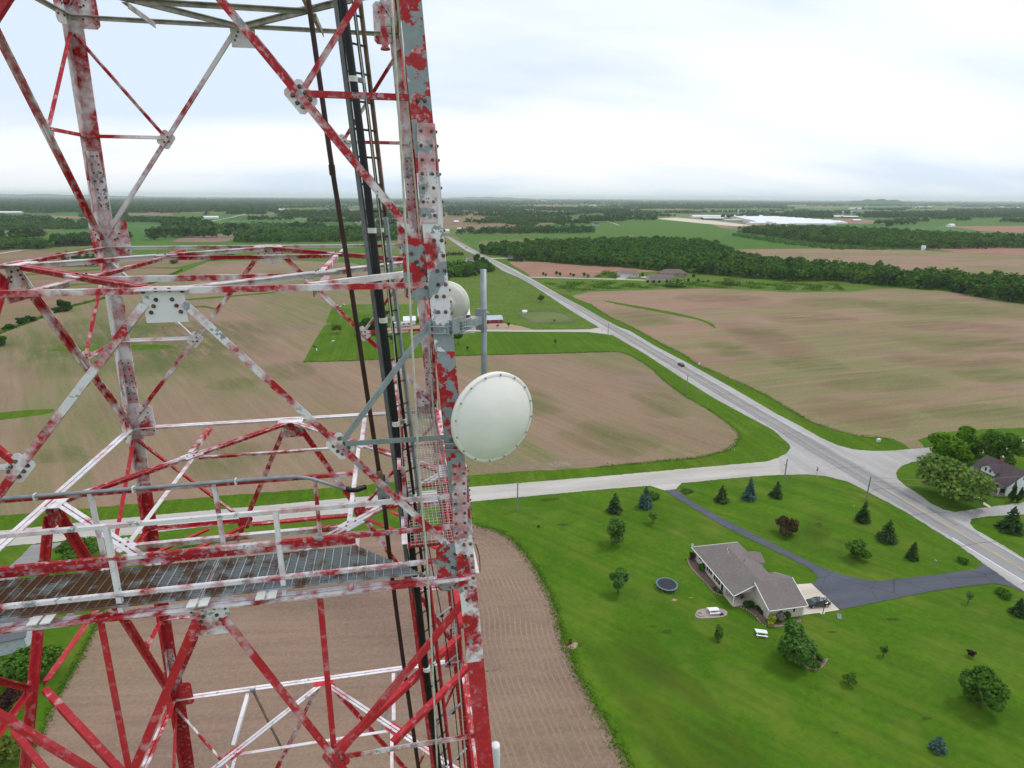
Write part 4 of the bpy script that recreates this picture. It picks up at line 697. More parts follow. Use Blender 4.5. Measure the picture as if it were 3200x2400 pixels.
# farmhouse on the right
def farmhouse():
    n = G(3140, 1551); s = mpp(n); lx, ly = 9.5, 10.5; c = n+Vector((lx/2, ly/2, 0))
    e = thing('farmhouse', c, 'white farmhouse with plum roof, dormer and dark porch behind big tree', 'house')
    MB().prism([(-lx/2, 0), (lx/2, 0), (lx/2, 3.4), (0, 6.7), (-lx/2, 3.4)], (0, -ly/2, 0), (0, ly/2, 0), Vector((1, 0, 0)), Vector((0, 0, 1))).ob('wall', WHITEW, e)
    r = MB(); o_ = .5; k = 3.3/(lx/2); zE = 3.4-k*o_+.1
    slab(r, [(-lx/2-o_, -ly/2-o_, zE), (0, -ly/2-o_, 6.8), (0, ly/2+o_, 6.8), (-lx/2-o_, ly/2+o_, zE)], .14); slab(r, [(0, -ly/2-o_, 6.8), (lx/2+o_, -ly/2-o_, zE), (lx/2+o_, ly/2+o_, zE), (0, ly/2+o_, 6.8)], .14); ro = r.ob('roof', ROOFP, e)
    MB().prism([(-1.9, 3.6), (1.9, 3.6), (1.9, 4.9), (0, 6.3), (-1.9, 4.9)], (-lx/2+.3, 1.0, 0), (-.6, 1.0, 0), Vector((0, 1, 0)), Vector((0, 0, 1))).ob('dormer_wall', WHITEW, e)
    r = MB(); slab(r, [(-lx/2-.1, -1.3, 4.72), (-lx/2-.1, 1.0, 6.42), (-.2, 1.0, 6.42), (-.2, -1.3, 4.72)], .12); slab(r, [(-lx/2-.1, 1.0, 6.42), (-lx/2-.1, 3.3, 4.72), (-.2, 3.3, 4.72), (-.2, 1.0, 6.42)], .12); r.ob('dormer_roof', ROOFP, e)
    for y in (.35, 1.6): window(e, (-lx/2+.3, y, 4.75), .6, 1.0, (-1, 0, 0))
    r = MB(); slab(r, [(-lx/2-2.3, -ly/2-.1, 2.55), (-lx/2+.1, -ly/2-.1, 3.25), (-lx/2+.1, ly/2-.5, 3.25), (-lx/2-2.3, ly/2-.5, 2.55)], .16); r.ob('porch_roof', ROOFP, e); MB().box((-lx/2-2.3, -.3, 2.4), (.14, ly-.5, .22)).ob('porch_fascia', TRIM, e)
    MB().box((-lx/2-1.1, -.3, .2), (2.2, ly-.6, .4)).ob('porch_floor', WOODP, e); MB().box((-lx/2+.02, -.3, 1.5), (.1, ly-1.2, 2.0)).ob('porch_back_wall', M('porch_back_dark', (.05, .04, .045), .8), e)  # porch back is a thin near-black panel set over the white wall
    for y in (-ly/2+.3, -1.6, 1.8, ly/2-.8): MB().box((-lx/2-2.15, y, 1.45), (.14, .14, 2.1)).ob('porch_post', TRIM, e)
    MB().box((-lx/2-.1, -1.4, 1.5), (.1, .9, 1.3)).ob('porch_window', TRIM, e); MB().box((-lx/2-.1, -3.3, 1.4), (.1, .9, 1.9)).ob('porch_door', TRIM, e)
    window(e, (0, -ly/2, 4.9), .7, 1.1, (0, -1, 0)); window(e, (-1.8, -ly/2, 1.6), .9, 1.4, (0, -1, 0)); window(e, (1.8, -ly/2, 1.6), .9, 1.4, (0, -1, 0))
    MB().box((.1, 1.5, 7.0), (.7, .7, 1.5)).box((.1, 1.5, 7.85), (.85, .85, .15)).ob('chimney', BRICK, ro); MB().tube([(.1, 1.5, 7.9), (.1, 1.5, 8.3)], .18, 8).ob('chimney_pot', TRIM, ro)
farmhouse()
g = G(2990, 1470)
# farmstead behind the tower leg
def at(px, py, dz=0): p = G(px, py); p.z = dz; return p
gable('barn', at(1387, 1000), 0, 32, 11, 4.2, 8.2, REDW, ROOFW, 'red barn with broad white roof half hidden by tower leg', 'barn', doors=(('s', 8, 3, 3, TRIM),))
gable('lean_to_barn', at(1280, 1010), 0, 7, 9, 2.6, 4.4, WHITEW, ROOFW, 'low white roofed building left of red barn', 'barn')
gable('long_shed', at(1520, 1008), 0, 19, 8.5, 2.6, 4.4, REDW, ROOFM, 'long red shed with grey metal roof beside antenna pipe', 'shed', wins=(('s', -5, 1.7, .8, .5), ('s', 2, 1.7, .8, .5), ('s', 7.5, 1.7, .8, .5)))
gable('garden_shed', at(1306, 1068), R_(90), 4.6, 4.4, 2.6, 3.9, M('beige_siding', (.48, .45, .40), .7, .06, 1), M('grey_shed_roof', (.16, .155, .165), .8), 'beige garden shed with grey roof on farm lawn', 'shed', wins=(('w', -.9, 1.6, .3, .6), ('w', .9, 1.6, .3, .6)))
gable('hut', at(1639, 979), 0, 2.6, 2.2, 1.5, 2.2, WHITEW, ROOFW, 'tiny white hut in pale fenced paddock', 'hut')
def trailer(px, py, lx, label):
    e = thing('travel_trailer', at(px, py), label, 'trailer', R_(3)); b = MB(); b.prism([(-lx/2, .5), (lx/2, .5), (lx/2, 2.4), (lx/2-.5, 2.9), (-lx/2+.2, 2.9), (-lx/2, 2.6)], (0, -1.2, 0), (0, 1.2, 0), Vector((1, 0, 0)), Vector((0, 0, 1))); b.ob('body', M('trailer_white', (.62, .62, .60), .5, .05), e)
    for x in (-lx*.2, lx*.18): window(e, (x, -1.2, 1.9), 1.1, .6, (0, -1, 0), frame=DARKIN)
    MB().box((0, -1.215, 1.2), (lx*.9, .03, .25)).ob('stripe', GREYW, e)
    for x in (-.5, .5):
        for y in (-1.05, 1.05): MB().lathe([(.1, -.1), (.34, -.1), (.34, .1), (.1, .1)], (x, y, .34), (0, 1, 0), 12).ob('wheel', DARKIN, e)
trailer(1238, 1022, 6.5, 'boxy white travel trailer left of the pair at farm'); trailer(1270, 1021, 7.5, 'longer white travel trailer with dark windows at farm')
# houses along the road and below the wood
gable('cottage', at(1470, 818), R_(20), 11, 9, 3.2, 5.6, WHITEW, ROOFB, 'white cottage with pink roof beside far highway', wins=(('s', -2.5, 1.7, 1, 1.2), ('s', 2.5, 1.7, 1, 1.2)))
tree('cottage_tree', (1489, 822), 788, 26, DARK, 'round dark tree hiding side of white cottage', lift=.05, leaf=.5); tree('cottage_tree', (1509, 822), 796, 14, DARK, 'narrow dark tree between cottage and highway', lift=.05, leaf=.5)
for i in range(9): tree('windbreak_spruce', (1401+i*5.6, 798+.1*i), 786 if i % 3 else 784, 7, SPRU, 'little dark spruce beyond white cottage, '+'first second third fourth fifth sixth seventh eighth ninth'.split()[i]+' from left in straight row', group='spruce row beyond the cottage', lift=.02, leaf=.5, taper=.7, cat='spruce')
gable('wood_house', at(1632, 808), R_(-12), 20, 12, 3, 6, M('tan_siding', (.30, .26, .23), .8), ROOFB, 'tan house with pink roof at edge of wood by highway'); gable('wood_garage', at(1602, 806), R_(30), 9, 8, 3, 5.2, GREYW, ROOFB, 'small garage left of tan house at wood edge', 'garage')
for i in range(8): tree('windbreak_spruce', (1590+i*6, 817+.3*i), 806, 7, SPRU, 'dark spruce before tan house at wood edge, '+'first second third fourth fifth sixth seventh eighth'.split()[i]+' from left in hedge', group='spruce hedge before the tan house', lift=.02, leaf=.5, taper=.6, cat='spruce')
gable('white_garage', at(1961, 864), R_(-4), 18, 13, 3.6, 6.2, M('pale_siding', (.60, .58, .54), .7), ROOFB, 'large pale garage with two doors on gravel lane', 'garage', doors=(('w', -3, 3.4, 2.8, DOORC), ('w', 3, 3.4, 2.8, DOORC)), wins=(('s', 4, 2.2, 1.2, 1), ('s', 7, 2.2, 1.2, 1)))
gable('brown_house', at(2100, 862), R_(-4), 27, 12, 3.2, 6.8, STONE, shingle('brown_hip_shingle', (.17, .12, .115)), 'big brown hip roofed house below the wood', hip=True, wins=(('s', -11, 1.8, 1.6, 1.5), ('s', -3, 1.8, 2, 1.6, 2), ('s', 3, 1.8, 1.6, 1.5), ('s', 11, 1.8, 1.6, 1.5)), doors=(('s', -6.5, 3, 2.6, DARKIN),))
gable('brown_garage', at(2062, 876), R_(-4), 24, 9, 3, 5.6, GREYW, shingle('brown_garage_shingle', (.18, .13, .125)), 'long grey walled garage in front of brown house', 'garage')
gable('side_garage', G(-30, 2010), R_(12), 13, 9, 3, 5.6, M('bluegrey_siding', (.50, .54, .60), .7), shingle('slate_shingle', (.13, .135, .155)), 'grey roofed garage at lower left behind tower', 'garage')
gable('lone_house', at(1862, 706), R_(10), 16, 13, 5, 9, GREYW, shingle('slate_roof', (.07, .075, .085)), 'dark roofed house among trees on far green field')
gable('far_house', at(2970, 709), R_(15), 22, 14, 5, 9, WHITEW, ROOFW, 'white far house beside dark tree right of poplar wood'); tree('far_tree', (2777, 709), 685, 22, FORB, 'dark round tree left of white far house', lift=.03, leaf=1.6)
# the white roofed dairy
def barns(): 
    for i, (x, y, lx, ly, rh, rm, wm, l) in enumerate([(2275, 680, 330, 34, 10, ROOFW, WHITEW, 'longest white dairy barn at back of dairy'), 
        (2380, 701, 90, 26, 8, ROOFW, WHITEW, 'short white barn low in front of dairy'), (2210, 686, 40, 24, 8, ROOFW, M('navy_curtain', (.03, .04, .08), .8), 'dairy barn with navy curtain wall on left'), (2243, 686, 40, 24, 8, ROOFW, MATS['navy_curtain'], 'second navy curtained dairy barn'), (2305, 692, 110, 30, 8, GREYW, GREYW, 'grey roofed dairy barn between the white ones'), (2444, 704, 45, 18, 8, ROOFW, GREYW, 'grey walled shed at front corner of dairy'),
        (2335, 675, 40, 18, 9, ROOFW, REDW, 'small barn behind dairy left of red one'), (2382, 676, 30, 18, 10, ROOFW, REDW, 'small red walled barn at back of dairy')]):
        gable('dairy_barn', at(x, y), 0, lx, ly, 5, rh, wm, rm, l, 'barn', over=1)
    for k, (y, xl, xr) in enumerate([(682.6, 2294, 2430), (684.4, 2300, 2456), (686.2, 2306, 2480), (688.2, 2314, 2506), (690.4, 2322, 2532), (692.8, 2330, 2560), (695.4, 2342, 2592), (698.4, 2352, 2622), (701.6, 2400, 2586)]):
        a, b = G(xl, y), G(xr, y); d = b-a; nx = [682.6, 684.4, 686.2, 688.2, 690.4, 692.8, 695.4, 698.4, 701.6, 705][k+1]; wd_ = (G((xl+xr)/2, y)-G((xl+xr)/2, nx)).length*.93
        gable('dairy_barn', (a+b)/2, math.atan2(d.y, d.x), d.length, wd_, 5, 5.5+wd_*.05, WHITEW, ROOFW, 'white roofed freestall barn, '+'first second third fourth fifth sixth seventh eighth ninth'.split()[k]+' from back of stepped dairy rows', 'barn', over=.8)
    for x, y, h, l, m in [(2306, 674, 24, 'pale concrete silo behind dairy', GREYW), (2353, 674, 27, 'dark blue silo behind dairy', M('silo_blue', (.03, .045, .075), .4)), (2632, 677, 22, 'grey silo left of red roofed far barn', GREYW), (2659, 677, 22, 'grey silo behind red far barn', GREYW)]:
        e = thing('silo', at(x, y), l, 'silo'); MB().lathe([(4, 0), (4, h)], (0, 0, 0), (0, 0, 1), 14).ob('shell', m, e); MB().lathe([(4.1, h), (3.2, h+1.6), (1.4, h+2.6), (.1, h+2.9)], (0, 0, 0), (0, 0, 1), 14).ob('dome', ROOFW, e)
barns()
for i, (x, y, lx, rm, wm, l) in enumerate([(2655, 681, 60, ROOFW, REDW, 'red far barn with white roof right of dairy'), (2675, 692, 28, ROOFW, GREYW, 'low shed below red far barn'), (2618, 680, 60, ROOFW, GREYW, 'long low shed left of red far barn'), (2260, 663, 30, ROOFW, WHITEW, 'white barn behind green strip above dairy'), (2675, 653, 110, ROOFW, WHITEW, 'long white barn row beyond red far barn'), (2877, 648, 60, ROOFW, WHITEW, 'white barn in line of far right farms'), (2903, 647, 50, ROOFW, WHITEW, 'next white barn in line of far right farms'), (2860, 650, 60, ROOFW, GREYW, 'greyer barn in line of far right farms'), (3130, 648, 50, ROOFW, WHITEW, 'white barn near right edge skyline'), (3180, 650, 50, ROOFW, WHITEW, 'second white barn near right edge skyline'),
    (1518, 645, 90, ROOFW, WHITEW, 'white roofed barn in far woods above brown field'), (1660, 659, 75, ROOFW, REDW, 'white roofed barn with silo beyond brown field'), (1588, 657, 30, ROOFW, WHITEW, 'bright white house beyond brown field'), (1570, 657, 26, ROOFW, WHITEW, 'second white house beyond brown field'), (1466, 657, 30, ROOFW, GREYW, 'pale house beyond brown field near tower'), (1700, 629, 260, ROOFW, WHITEW, 'very long white shed on far skyline centre'), (1735, 631, 90, ROOFW, WHITEW, 'white shed beside very long far shed'), (1852, 643, 60, ROOFW, WHITEW, 'white far barn above centre wood'), (1512, 624, 260, ROOFW, WHITEW, 'pale long shed near skyline left of centre'),
    (660, 683, 45, ROOFW, WHITEW, 'white roofed farmhouse left of curving far road'), (855, 658, 120, ROOFW, WHITEW, 'white farm sheds at top of far rise'), (790, 658, 40, ROOFW, REDW, 'red walled barn at top of curving far road'), (20, 668, 110, ROOFW, GREYW, 'long pale shed at left edge before far woods'), (72, 620, 160, ROOFW, WHITEW, 'white specks of sheds on left skyline'), (512, 640, 80, ROOFW, WHITEW, 'white shed inside far left woods'), (1440, 722, 14, ROOFW, WHITEW, 'small white house in trees at far highway'), (1395, 727, 12, ROOFW, WHITEW, 'white cabin beside far highway by tower leg'), (1425, 697, 16, ROOFW, GREYW, 'grey house among trees by far brown field'), (2884, 782, 5, ROOFW, WHITEW, 'lone white shack at edge of far crop field')]):
    gable('far_barn', at(x, y), (i % 4-1.5)*.25, lx, min(lx*.45, 34), 4.5+lx*.012, 7.5+lx*.02, wm, rm, l, 'barn', over=.6)
# ------------------------------------------------------------------ vehicles
def car(loc, rz, paint, label):
    e = thing('car', loc, label, 'car', rz); S = []   # stations along x: (x, half width low, z low, z belt, roof z, half width roof)
    prof = [(-2.3, .72, .42, .78, .80), (-2.15, .80, .30, .92, .95), (-1.55, .86, .26, .98, 1.02), (-.85, .88, .26, .98, 1.40), (0, .89, .26, .97, 1.46), (.55, .88, .26, .96, 1.40), (1.25, .86, .26, .93, .98), (1.9, .82, .28, .84, .86), (2.25, .70, .36, .66, .68)]
    mb = MB(); n = 8; vs = []
    for x, w, zl, zb, zr in prof:
        top = zr-zb > .1; wr = w*.74 if top else w*.86
        vs += [(x, -w*.9, zl), (x, -w, zl+.15), (x, -w, zb), (x, -wr, zr), (x, wr, zr), (x, w, zb), (x, w, zl+.15), (x, w*.9, zl)]
    fs = [(i*n+k, i*n+(k+1) % n, (i+1)*n+(k+1) % n, (i+1)*n+k) for i in range(len(prof)-1) for k in range(n)] + [tuple(range(n))[::-1], tuple(range((len(prof)-1)*n, len(prof)*n))]
    mb.add(vs, fs); mb.ob('body', paint, e)
    for s in (-1, 1):
        MB().add([(-.95, s*.85, 1.02), (.0, s*.875, 1.01), (-.02, s*.70, 1.37), (-.78, s*.69, 1.33)], [(0, 1, 2, 3) if s > 0 else (3, 2, 1, 0)]).ob('side_window', GLASS, e).location.y = s*.015
        MB().add([(.05, s*.875, 1.01), (1.02, s*.86, .99), (.55, s*.70, 1.34), (.03, s*.70, 1.37)], [(0, 1, 2, 3) if s > 0 else (3, 2, 1, 0)]).ob('side_window', GLASS, e).location.y = s*.015
        for x in (-1.38, 1.38):
            w = MB().lathe([(.33, -.1), (.33, .1)], (x, s*.80, .33), (0, 1, 0), 14).ob('wheel', M('tyre', (.02, .02, .02), .9), e); MB().lathe([(.2, -.11), (.2, .11)], (x, s*.80, .33), (0, 1, 0), 10).ob('rim', M('rim_alloy', (.5, .5, .52), .4, metal=.6), w)
        MB().box((2.16, s*.55, .62), (.16, .3, .12)).ob('headlight', TRIM, e); MB().box((-2.26, s*.55, .82), (.1, .32, .12)).ob('taillight', M('tail_red', (.3, .01, .01), .4), e)
    MB().add([(.62, -.62, 1.375), (1.18, -.72, 1.03), (1.18, .72, 1.03), (.62, .62, 1.375)], [(0, 1, 2, 3)]).ob('windshield', M('windshield_glass', (.10, .15, .16), .1), e).location.z = .02
    MB().add([(-.95, -.6, 1.36), (-.95, .6, 1.36), (-1.5, .72, 1.06), (-1.5, -.72, 1.06)], [(0, 1, 2, 3)]).ob('rear_window', GLASS, e).location.z = .02
    return e
pc = W(82.2, 78.6); car(Vector((pc.x, pc.y, .09)), R_(176), M('black_car_paint', (.012, .016, .022), .25, .1, 1, coat=.6), 'black sedan parked on concrete pad beside garage')
p = G(2131, 1143); car(Vector((XC+2.0, p.y, .1)), R_(90), M('dark_car_paint', (.02, .018, .022), .3, .1, 1, coat=.5), 'dark car driving on the highway')
p = G(1457, 776); car(Vector((p.x, p.y, .1)), R_(92), M('grey_car_paint', (.08, .09, .10), .35, .1, 1), 'tiny grey car far up the highway')
# ------------------------------------------------------------------ poles, signs and yard things
POLE = M('weathered_pole', (.25, .22, .19), .95, .25, 2); STEEL = M('post_steel', (.35, .35, .34), .6, .15, 4, metal=.3)
def upole(b, t, label, arm=0, lamp=False):
    p = G(*b); h = topz(b[0], b[1], t); e = thing('utility_pole', p, label, 'pole'); MB().tube([(0, 0, -.2), (0, 0, h)], [.19, .14], 8).ob('pole', POLE, e)
    if arm: MB().box((0, 0, h-.35), (.1, 1.8, .12)).ob('crossarm', POLE, e)
    for k in (-.6, 0, .6) if arm else (0, ): MB().lathe([(.03, 0), (.06, .08), (.04, .2)], (0, k, h-.28 if arm else h), (0, 0, 1), 6).ob('insulator', STEEL, e)
    if lamp: MB().lathe([(.2, 0), (.2, .6)], (-.35, 0, h-1.9), (0, 0, 1), 10).ob('transformer', M('transformer_grey', (.55, .57, .58), .5), e)
    return p, h
upole((1617, 1597), 1508, 'bare utility pole beside gravel road near tower leg'); upole((2448, 1514), 1432, 'utility pole with transformer at the road junction', lamp=True); q3 = upole((2707, 1559), 1487, 'utility pole above spruce beside highway'); q4 = upole((2144, 1231), 1171, 'utility pole on verge below dark moving car'); q5 = upole((1899, 1061), 1011, 'utility pole at farm drive entrance')
def wire(a, b, sag, label):
    P = [Vector(a).lerp(Vector(b), t)-Vector((0, 0, sag*4*t*(1-t))) for t in np.linspace(0, 1, 14)]; tag(MB().tube(P, .035, 4).ob('power_line', M('wire_grey', (.22, .23, .22), .6)), label, 'wire')
p3 = q3[0]+Vector((0, 0, q3[1])); wire(p3, Vector((p3.x+60, p3.y-8, 8)), 2.2, 'upper power line crossing farmhouse lawn'); wire(p3-Vector((0, 0, 1.1)), Vector((p3.x+60, p3.y-13, 6.2)), 2.2, 'lower power line crossing farmhouse lawn')
def sign(b, t, w, h, mats, label, name='road_sign', cat='sign', face=-90):
    p = G(*b); z = topz(b[0], b[1], t); e = thing(name, p, label, cat, R_(face+90)); MB().box((0, 0, z/2), (.07, .07, z)).ob('post', STEEL, e)
    for k, m in enumerate(mats): MB().box((0, -.05, z-h/2-k*(h+.08)), (w, .03, h)).ob('plate', m, e)
    return e, z
e, z = sign((2550, 1490), 1459, .75, .25, [M('sign_green', (.03, .18, .08), .5)], 'stop sign with street name plate at junction', face=0)
oc = MB(); oc.lathe([(.38, -.015), (.38, .015)], (0, -.06, z-.85), (0, 1, 0), 8); oc.ob('stop_plate', M('sign_red', (.45, .02, .03), .5), e)
sign((2184, 1149), 1133, .9, .9, [M('sign_white', (.75, .75, .75), .5)], 'white square road sign on far side of highway'); sign((1880, 1038), 1028, .5, .3, [POLE], 'small post sign at farm drive mouth'); sign((2279, 1187), 1176, .12, .5, [MATS['sign_white']], 'white marker post beside rolling field'); sign((2294, 1416), 1402, .1, .5, [MATS['sign_white']], 'white marker post at rounded field corner'); sign((227, 1641), 1588, .09, .3, [MATS['sign_white']], 'thin white post beyond gravel road seen through tower'); sign((2668, 1585), 1577, .12, .5, [MATS['sign_white']], 'white stake on lawn left of spruce by highway')
e = thing('mailbox', G(2920, 1768), 'mailbox on post beside driveway loop lawn', 'mailbox'); MB().box((0, 0, .6), (.1, .1, 1.2)).ob('post', POLE, e); MB().prism([(-.11, 0), (.11, 0), (.11, .14), (.07, .23), (-.07, .23), (-.11, .14)], (0, -.25, 1.2), (0, .25, 1.2), Vector((1, 0, 0)), Vector((0, 0, 1))).ob('box', M('mailbox_grey', (.35, .33, .32), .5), e)
e = thing('utility_cabinet', G(2745, 1381), 'pale utility cabinet on verge by rolling field', 'cabinet'); MB().box((0, 0, .5), (1.1, .7, 1.0)).ob('cabinet', M('cabinet_green', (.55, .62, .58), .5), e); MB().box((0, 0, 1.03), (1.2, .8, .08)).ob('lid', TRIM, e)
def trampoline():
    p = G(2083, 1836); r = 2.15; e = thing('trampoline', p, 'round black trampoline on lawn', 'trampoline'); z = .85; n = 40
    MB().lathe([(.01, z-.03), (r*.5, z-.045), (r*.86, z)], (0, 0, 0), (0, 0, 1), n, False).ob('mat', M('trampoline_mat', (.025, .03, .04), .8, .1), e, True)
    MB().lathe([(r*.87, z+.01), (r*.9, z+.05), (r*1.0, z+.05), (r*1.02, z+.01)], (0, 0, 0), (0, 0, 1), n, False).ob('pad', M('trampoline_pad', (.10, .16, .19), .6), e, True)
    MB().tube([(math.cos(a)*r, math.sin(a)*r, z-.04) for a in np.linspace(0, 2*math.pi, n+1)], .03, 6).ob('frame', STEEL, e)
    for k in range(5):
        a = k*1.2566+.3; q = .22; MB().tube([(math.cos(a-q)*r, math.sin(a-q)*r, z-.05), (math.cos(a-q)*r*1.02, math.sin(a-q)*r*1.02, .03), (math.cos(a+q)*r*1.02, math.sin(a+q)*r*1.02, .03), (math.cos(a+q)*r, math.sin(a+q)*r, z-.05)], .025, 6).ob('leg', STEEL, e)
trampoline()
def picnic(px, rz, label):
    e = thing('picnic_table', G(*px), label, 'picnic table', rz, 'white picnic tables'); wm = M('table_white', (.74, .75, .76), .6, .05)
    for k in range(5): MB().box((0, -.34+k*.17, .75), (2.0, .155, .05)).ob('plank', wm, e)
    for s in (-1, 1):
        MB().box((0, s*.78, .45), (2.0, .28, .05)).ob('bench', wm, e)
        for t in (-1, 1): MB().tube([(s*.7, t*.85, 0), (s*.7, t*.25, .74)], .045, 4).ob('leg', wm, e)
        MB().box((s*.7, 0, .41), (.07, 1.7, .08)).ob('brace', wm, e)
def patio():
    P = [(2172, 1922), (2180, 1908), (2205, 1902), (2240, 1901), (2262, 1905), (2273, 1914), (2268, 1925), (2240, 1931), (2200, 1933), (2180, 1932)]
    sheet('stone_patio', P, .06, M('patio_paver', (.30, .25, .23), .95, .25, 3), smooth=4)
patio(); picnic((2229, 1914), R_(-6), 'white picnic table standing on oval stone patio'); picnic((2378, 1984), R_(-22), 'white picnic table alone on lawn below ranch house')
e = thing('fire_ring', G(2187, 1921), 'stone fire ring at left end of oval patio', 'fire ring')
for k in range(14): a = k*2*math.pi/14; o_ = MB().box((math.cos(a)*.55, math.sin(a)*.55, .14), (.24, .2, .22), Matrix.Rotation(a+1.57, 3, 'Z')).ob('stone', SANDST, e)
e = thing('camp_chair', G(2254, 1921), 'dark low fire pit grate on oval patio', 'grate'); MB().box((0, 0, .2), (.7, .6, .06)).ob('grate', DARKIN, e)
for sx in (-1, 1):
    for sy in (-1, 1): MB().box((sx*.3, sy*.25, .1), (.05, .05, .2)).ob('leg', DARKIN, e)
e = thing('game_board', G(2622, 1929), 'grey cornhole board lying on lawn below concrete pad', 'game board', R_(-35)); rt = Matrix.Rotation(R_(10), 3, 'X'); MB().box((0, 0, .2), (.75, 1.3, .06), rt).ob('board', M('board_grey', (.18, .19, .20), .7), e); MB().lathe([(.1, 0), (.1, .01)], (0, .3, .29), (0, -.17, 1), 12).ob('hole', DARKIN, e); MB().box((0, .55, .12), (.7, .05, .24)).ob('leg', DARKIN, e)
e = thing('basketball_hoop', G(2571, 1919), 'basketball hoop with clear backboard in front of black sedan', 'basketball hoop', R_(10)); MB().tube([(0, 0, 0), (0, 0, 2.6), (0, .5, 3.2)], .07, 8).ob('pole', DARKIN, e); f = MB()
for a, c, d in (((0, .55, 3.55), (1.3, .05, .06), 0), ((0, .55, 2.75), (1.3, .05, .06), 0), ((-.62, .55, 3.15), (.06, .05, .8), 0), ((.62, .55, 3.15), (.06, .05, .8), 0)): f.box(a, c)
f.ob('backboard_frame', TRIM, e); MB().tube([(math.cos(a)*.23, .85+math.sin(a)*.23, 2.95) for a in np.linspace(0, 6.283, 17)], .015, 5).ob('rim', M('rim_orange', (.5, .12, .03), .5), e)
gm, Ng, Lg, bg_ = nodes('clear_acrylic'); bg_.inputs['Base Color'].default_value = (.8, .85, .88, 1); bg_.inputs['Alpha'].default_value = .25; bg_.inputs['Roughness'].default_value = .1; MB().box((0, .55, 3.15), (1.22, .02, .76)).ob('backboard', gm, e)
e = thing('burn_barrel', G(1782, 2012), 'rusty brown barrel at edge of stubble field', 'barrel'); MB().lathe([(.28, 0), (.29, .3), (.30, .32), (.29, .34), (.29, .6), (.30, .62), (.29, .64), (.28, .9), (.25, .9), (.25, .3)], (0, 0, 0), (0, 0, 1), 16, False).ob('drum', M('drum_rust', (.10, .04, .03), .9, .4, 5), e, True)
sheet('worn_patch', [(1772, 2022), (1795, 2008), (1806, 2014), (1792, 2030)], .05, DIRT, smooth=3)
e = thing('patio_set', W(67.2, 83.4, .16), 'folded blue umbrella and red chairs on ranch house porch', 'patio set'); MB().tube([(0, 0, 0), (0, 0, 2.0)], .03, 6).ob('pole', STEEL, e); MB().lathe([(.05, 2.0), (.22, 1.6), (.24, 1.0), (.1, .9)], (-.4, -.6, 0), (0, 0, 1), 10).ob('umbrella', M('umbrella_blue', (.02, .03, .25), .8), e)
for k in (0, 1): MB().box((.8, -.5+k*.9, .45), (.5, .5, .06)).box((1.03, -.5+k*.9, .8), (.06, .5, .7)).box((.6, -.7+k*.9, .22), (.05, .05, .44)).box((1., -.3+k*.9, .22), (.05, .05, .44)).ob('chair', M('chair_red', (.16, .03, .03), .7), e)
# fences
def fence(pts, label, mat, gap=3.2, h=1.2, rails=3, name='rail_fence'):
    P = [G(*p) for p in pts]; e = thing(name, P[0], label, 'fence'); pm = MB().box((0, 0, h/2), (.13, .13, h)).me('post', mat)
    for a, b in zip(P, P[1:]):
        l = (b-a).length; n = max(1, int(l/gap))
        for k in range(n+1): o_ = link(bpy.data.objects.new('post', pm), e); o_.location = a.lerp(b, k/n)-P[0]
        for r in range(rails):
            d = (b-a).normalized(); s = Vector((-d.y, d.x, 0)); z = Vector((0, 0, h*(r+1)/(rails+.35))); MB().prism([(-.025, -.06), (.025, -.06), (.025, .06), (-.025, .06)], a-P[0]+z, b-P[0]+z, s, Vector((0, 0, 1))).ob('rail', mat, e)
fence([(1528, 1017), (1578, 1016)], 'white rail fence in front of long red shed', TRIM); fence([(1611, 974), (1632, 990), (1662, 1010), (1795, 1006), (1770, 985), (1730, 974), (1611, 974)], 'wooden fence round pale paddock beside highway', POLE, gap=4); fence([(1700, 990), (1560, 980)], 'short wooden fence behind long red shed', POLE, gap=5) if False else None
fence([(1570, 853), (1592, 878), (1598, 894)], 'wire fence line crossing pasture slope', POLE, gap=5)
# animals in the paddock
def animal_mesh():
    me = bpy.data.meshes.new('animal_body'); V = [(0, 0, .62), (.45, 0, .66), (.66, 0, .85), (.86, 0, .9), (1.02, 0, .82), (-.45, 0, .64), (-.62, 0, .5)]; E_ = [(0, 1), (1, 2), (2, 3), (3, 4), (0, 5), (5, 6)]; rd = [.26, .22, .13, .12, .07, .23, .03]
    for x, p in ((.40, 1), (-.42, 5)):
        for s in (-1, 1):
            k = len(V); V += [(x, s*.15, .42), (x+.02 if x > 0 else x-.06, s*.15, .22), (x, s*.15, .03)]; E_ += [(p, k), (k, k+1), (k+1, k+2)]; rd += [.10, .05, .04]
    me.from_pydata(V, E_, []); ob = bpy.data.objects.new('tmp', me); link(ob); md = ob.modifiers.new('s', 'SKIN'); sv = me.skin_vertices[0].data
    for i, r in enumerate(rd): sv[i].radius = (r, r)
    sv[0].use_root = True; ob.modifiers.new('d', 'SUBSURF').levels = 1; dg = bpy.context.evaluated_depsgraph_get(); m2 = bpy.data.meshes.new_from_object(ob.evaluated_get(dg)); bpy.data.objects.remove(ob); return m2
AM = animal_mesh(); AW = M('fleece_white', (.68, .67, .60), .9, .1, 3); AB = M('hide_black', (.02, .02, .02), .8, .2, 3)
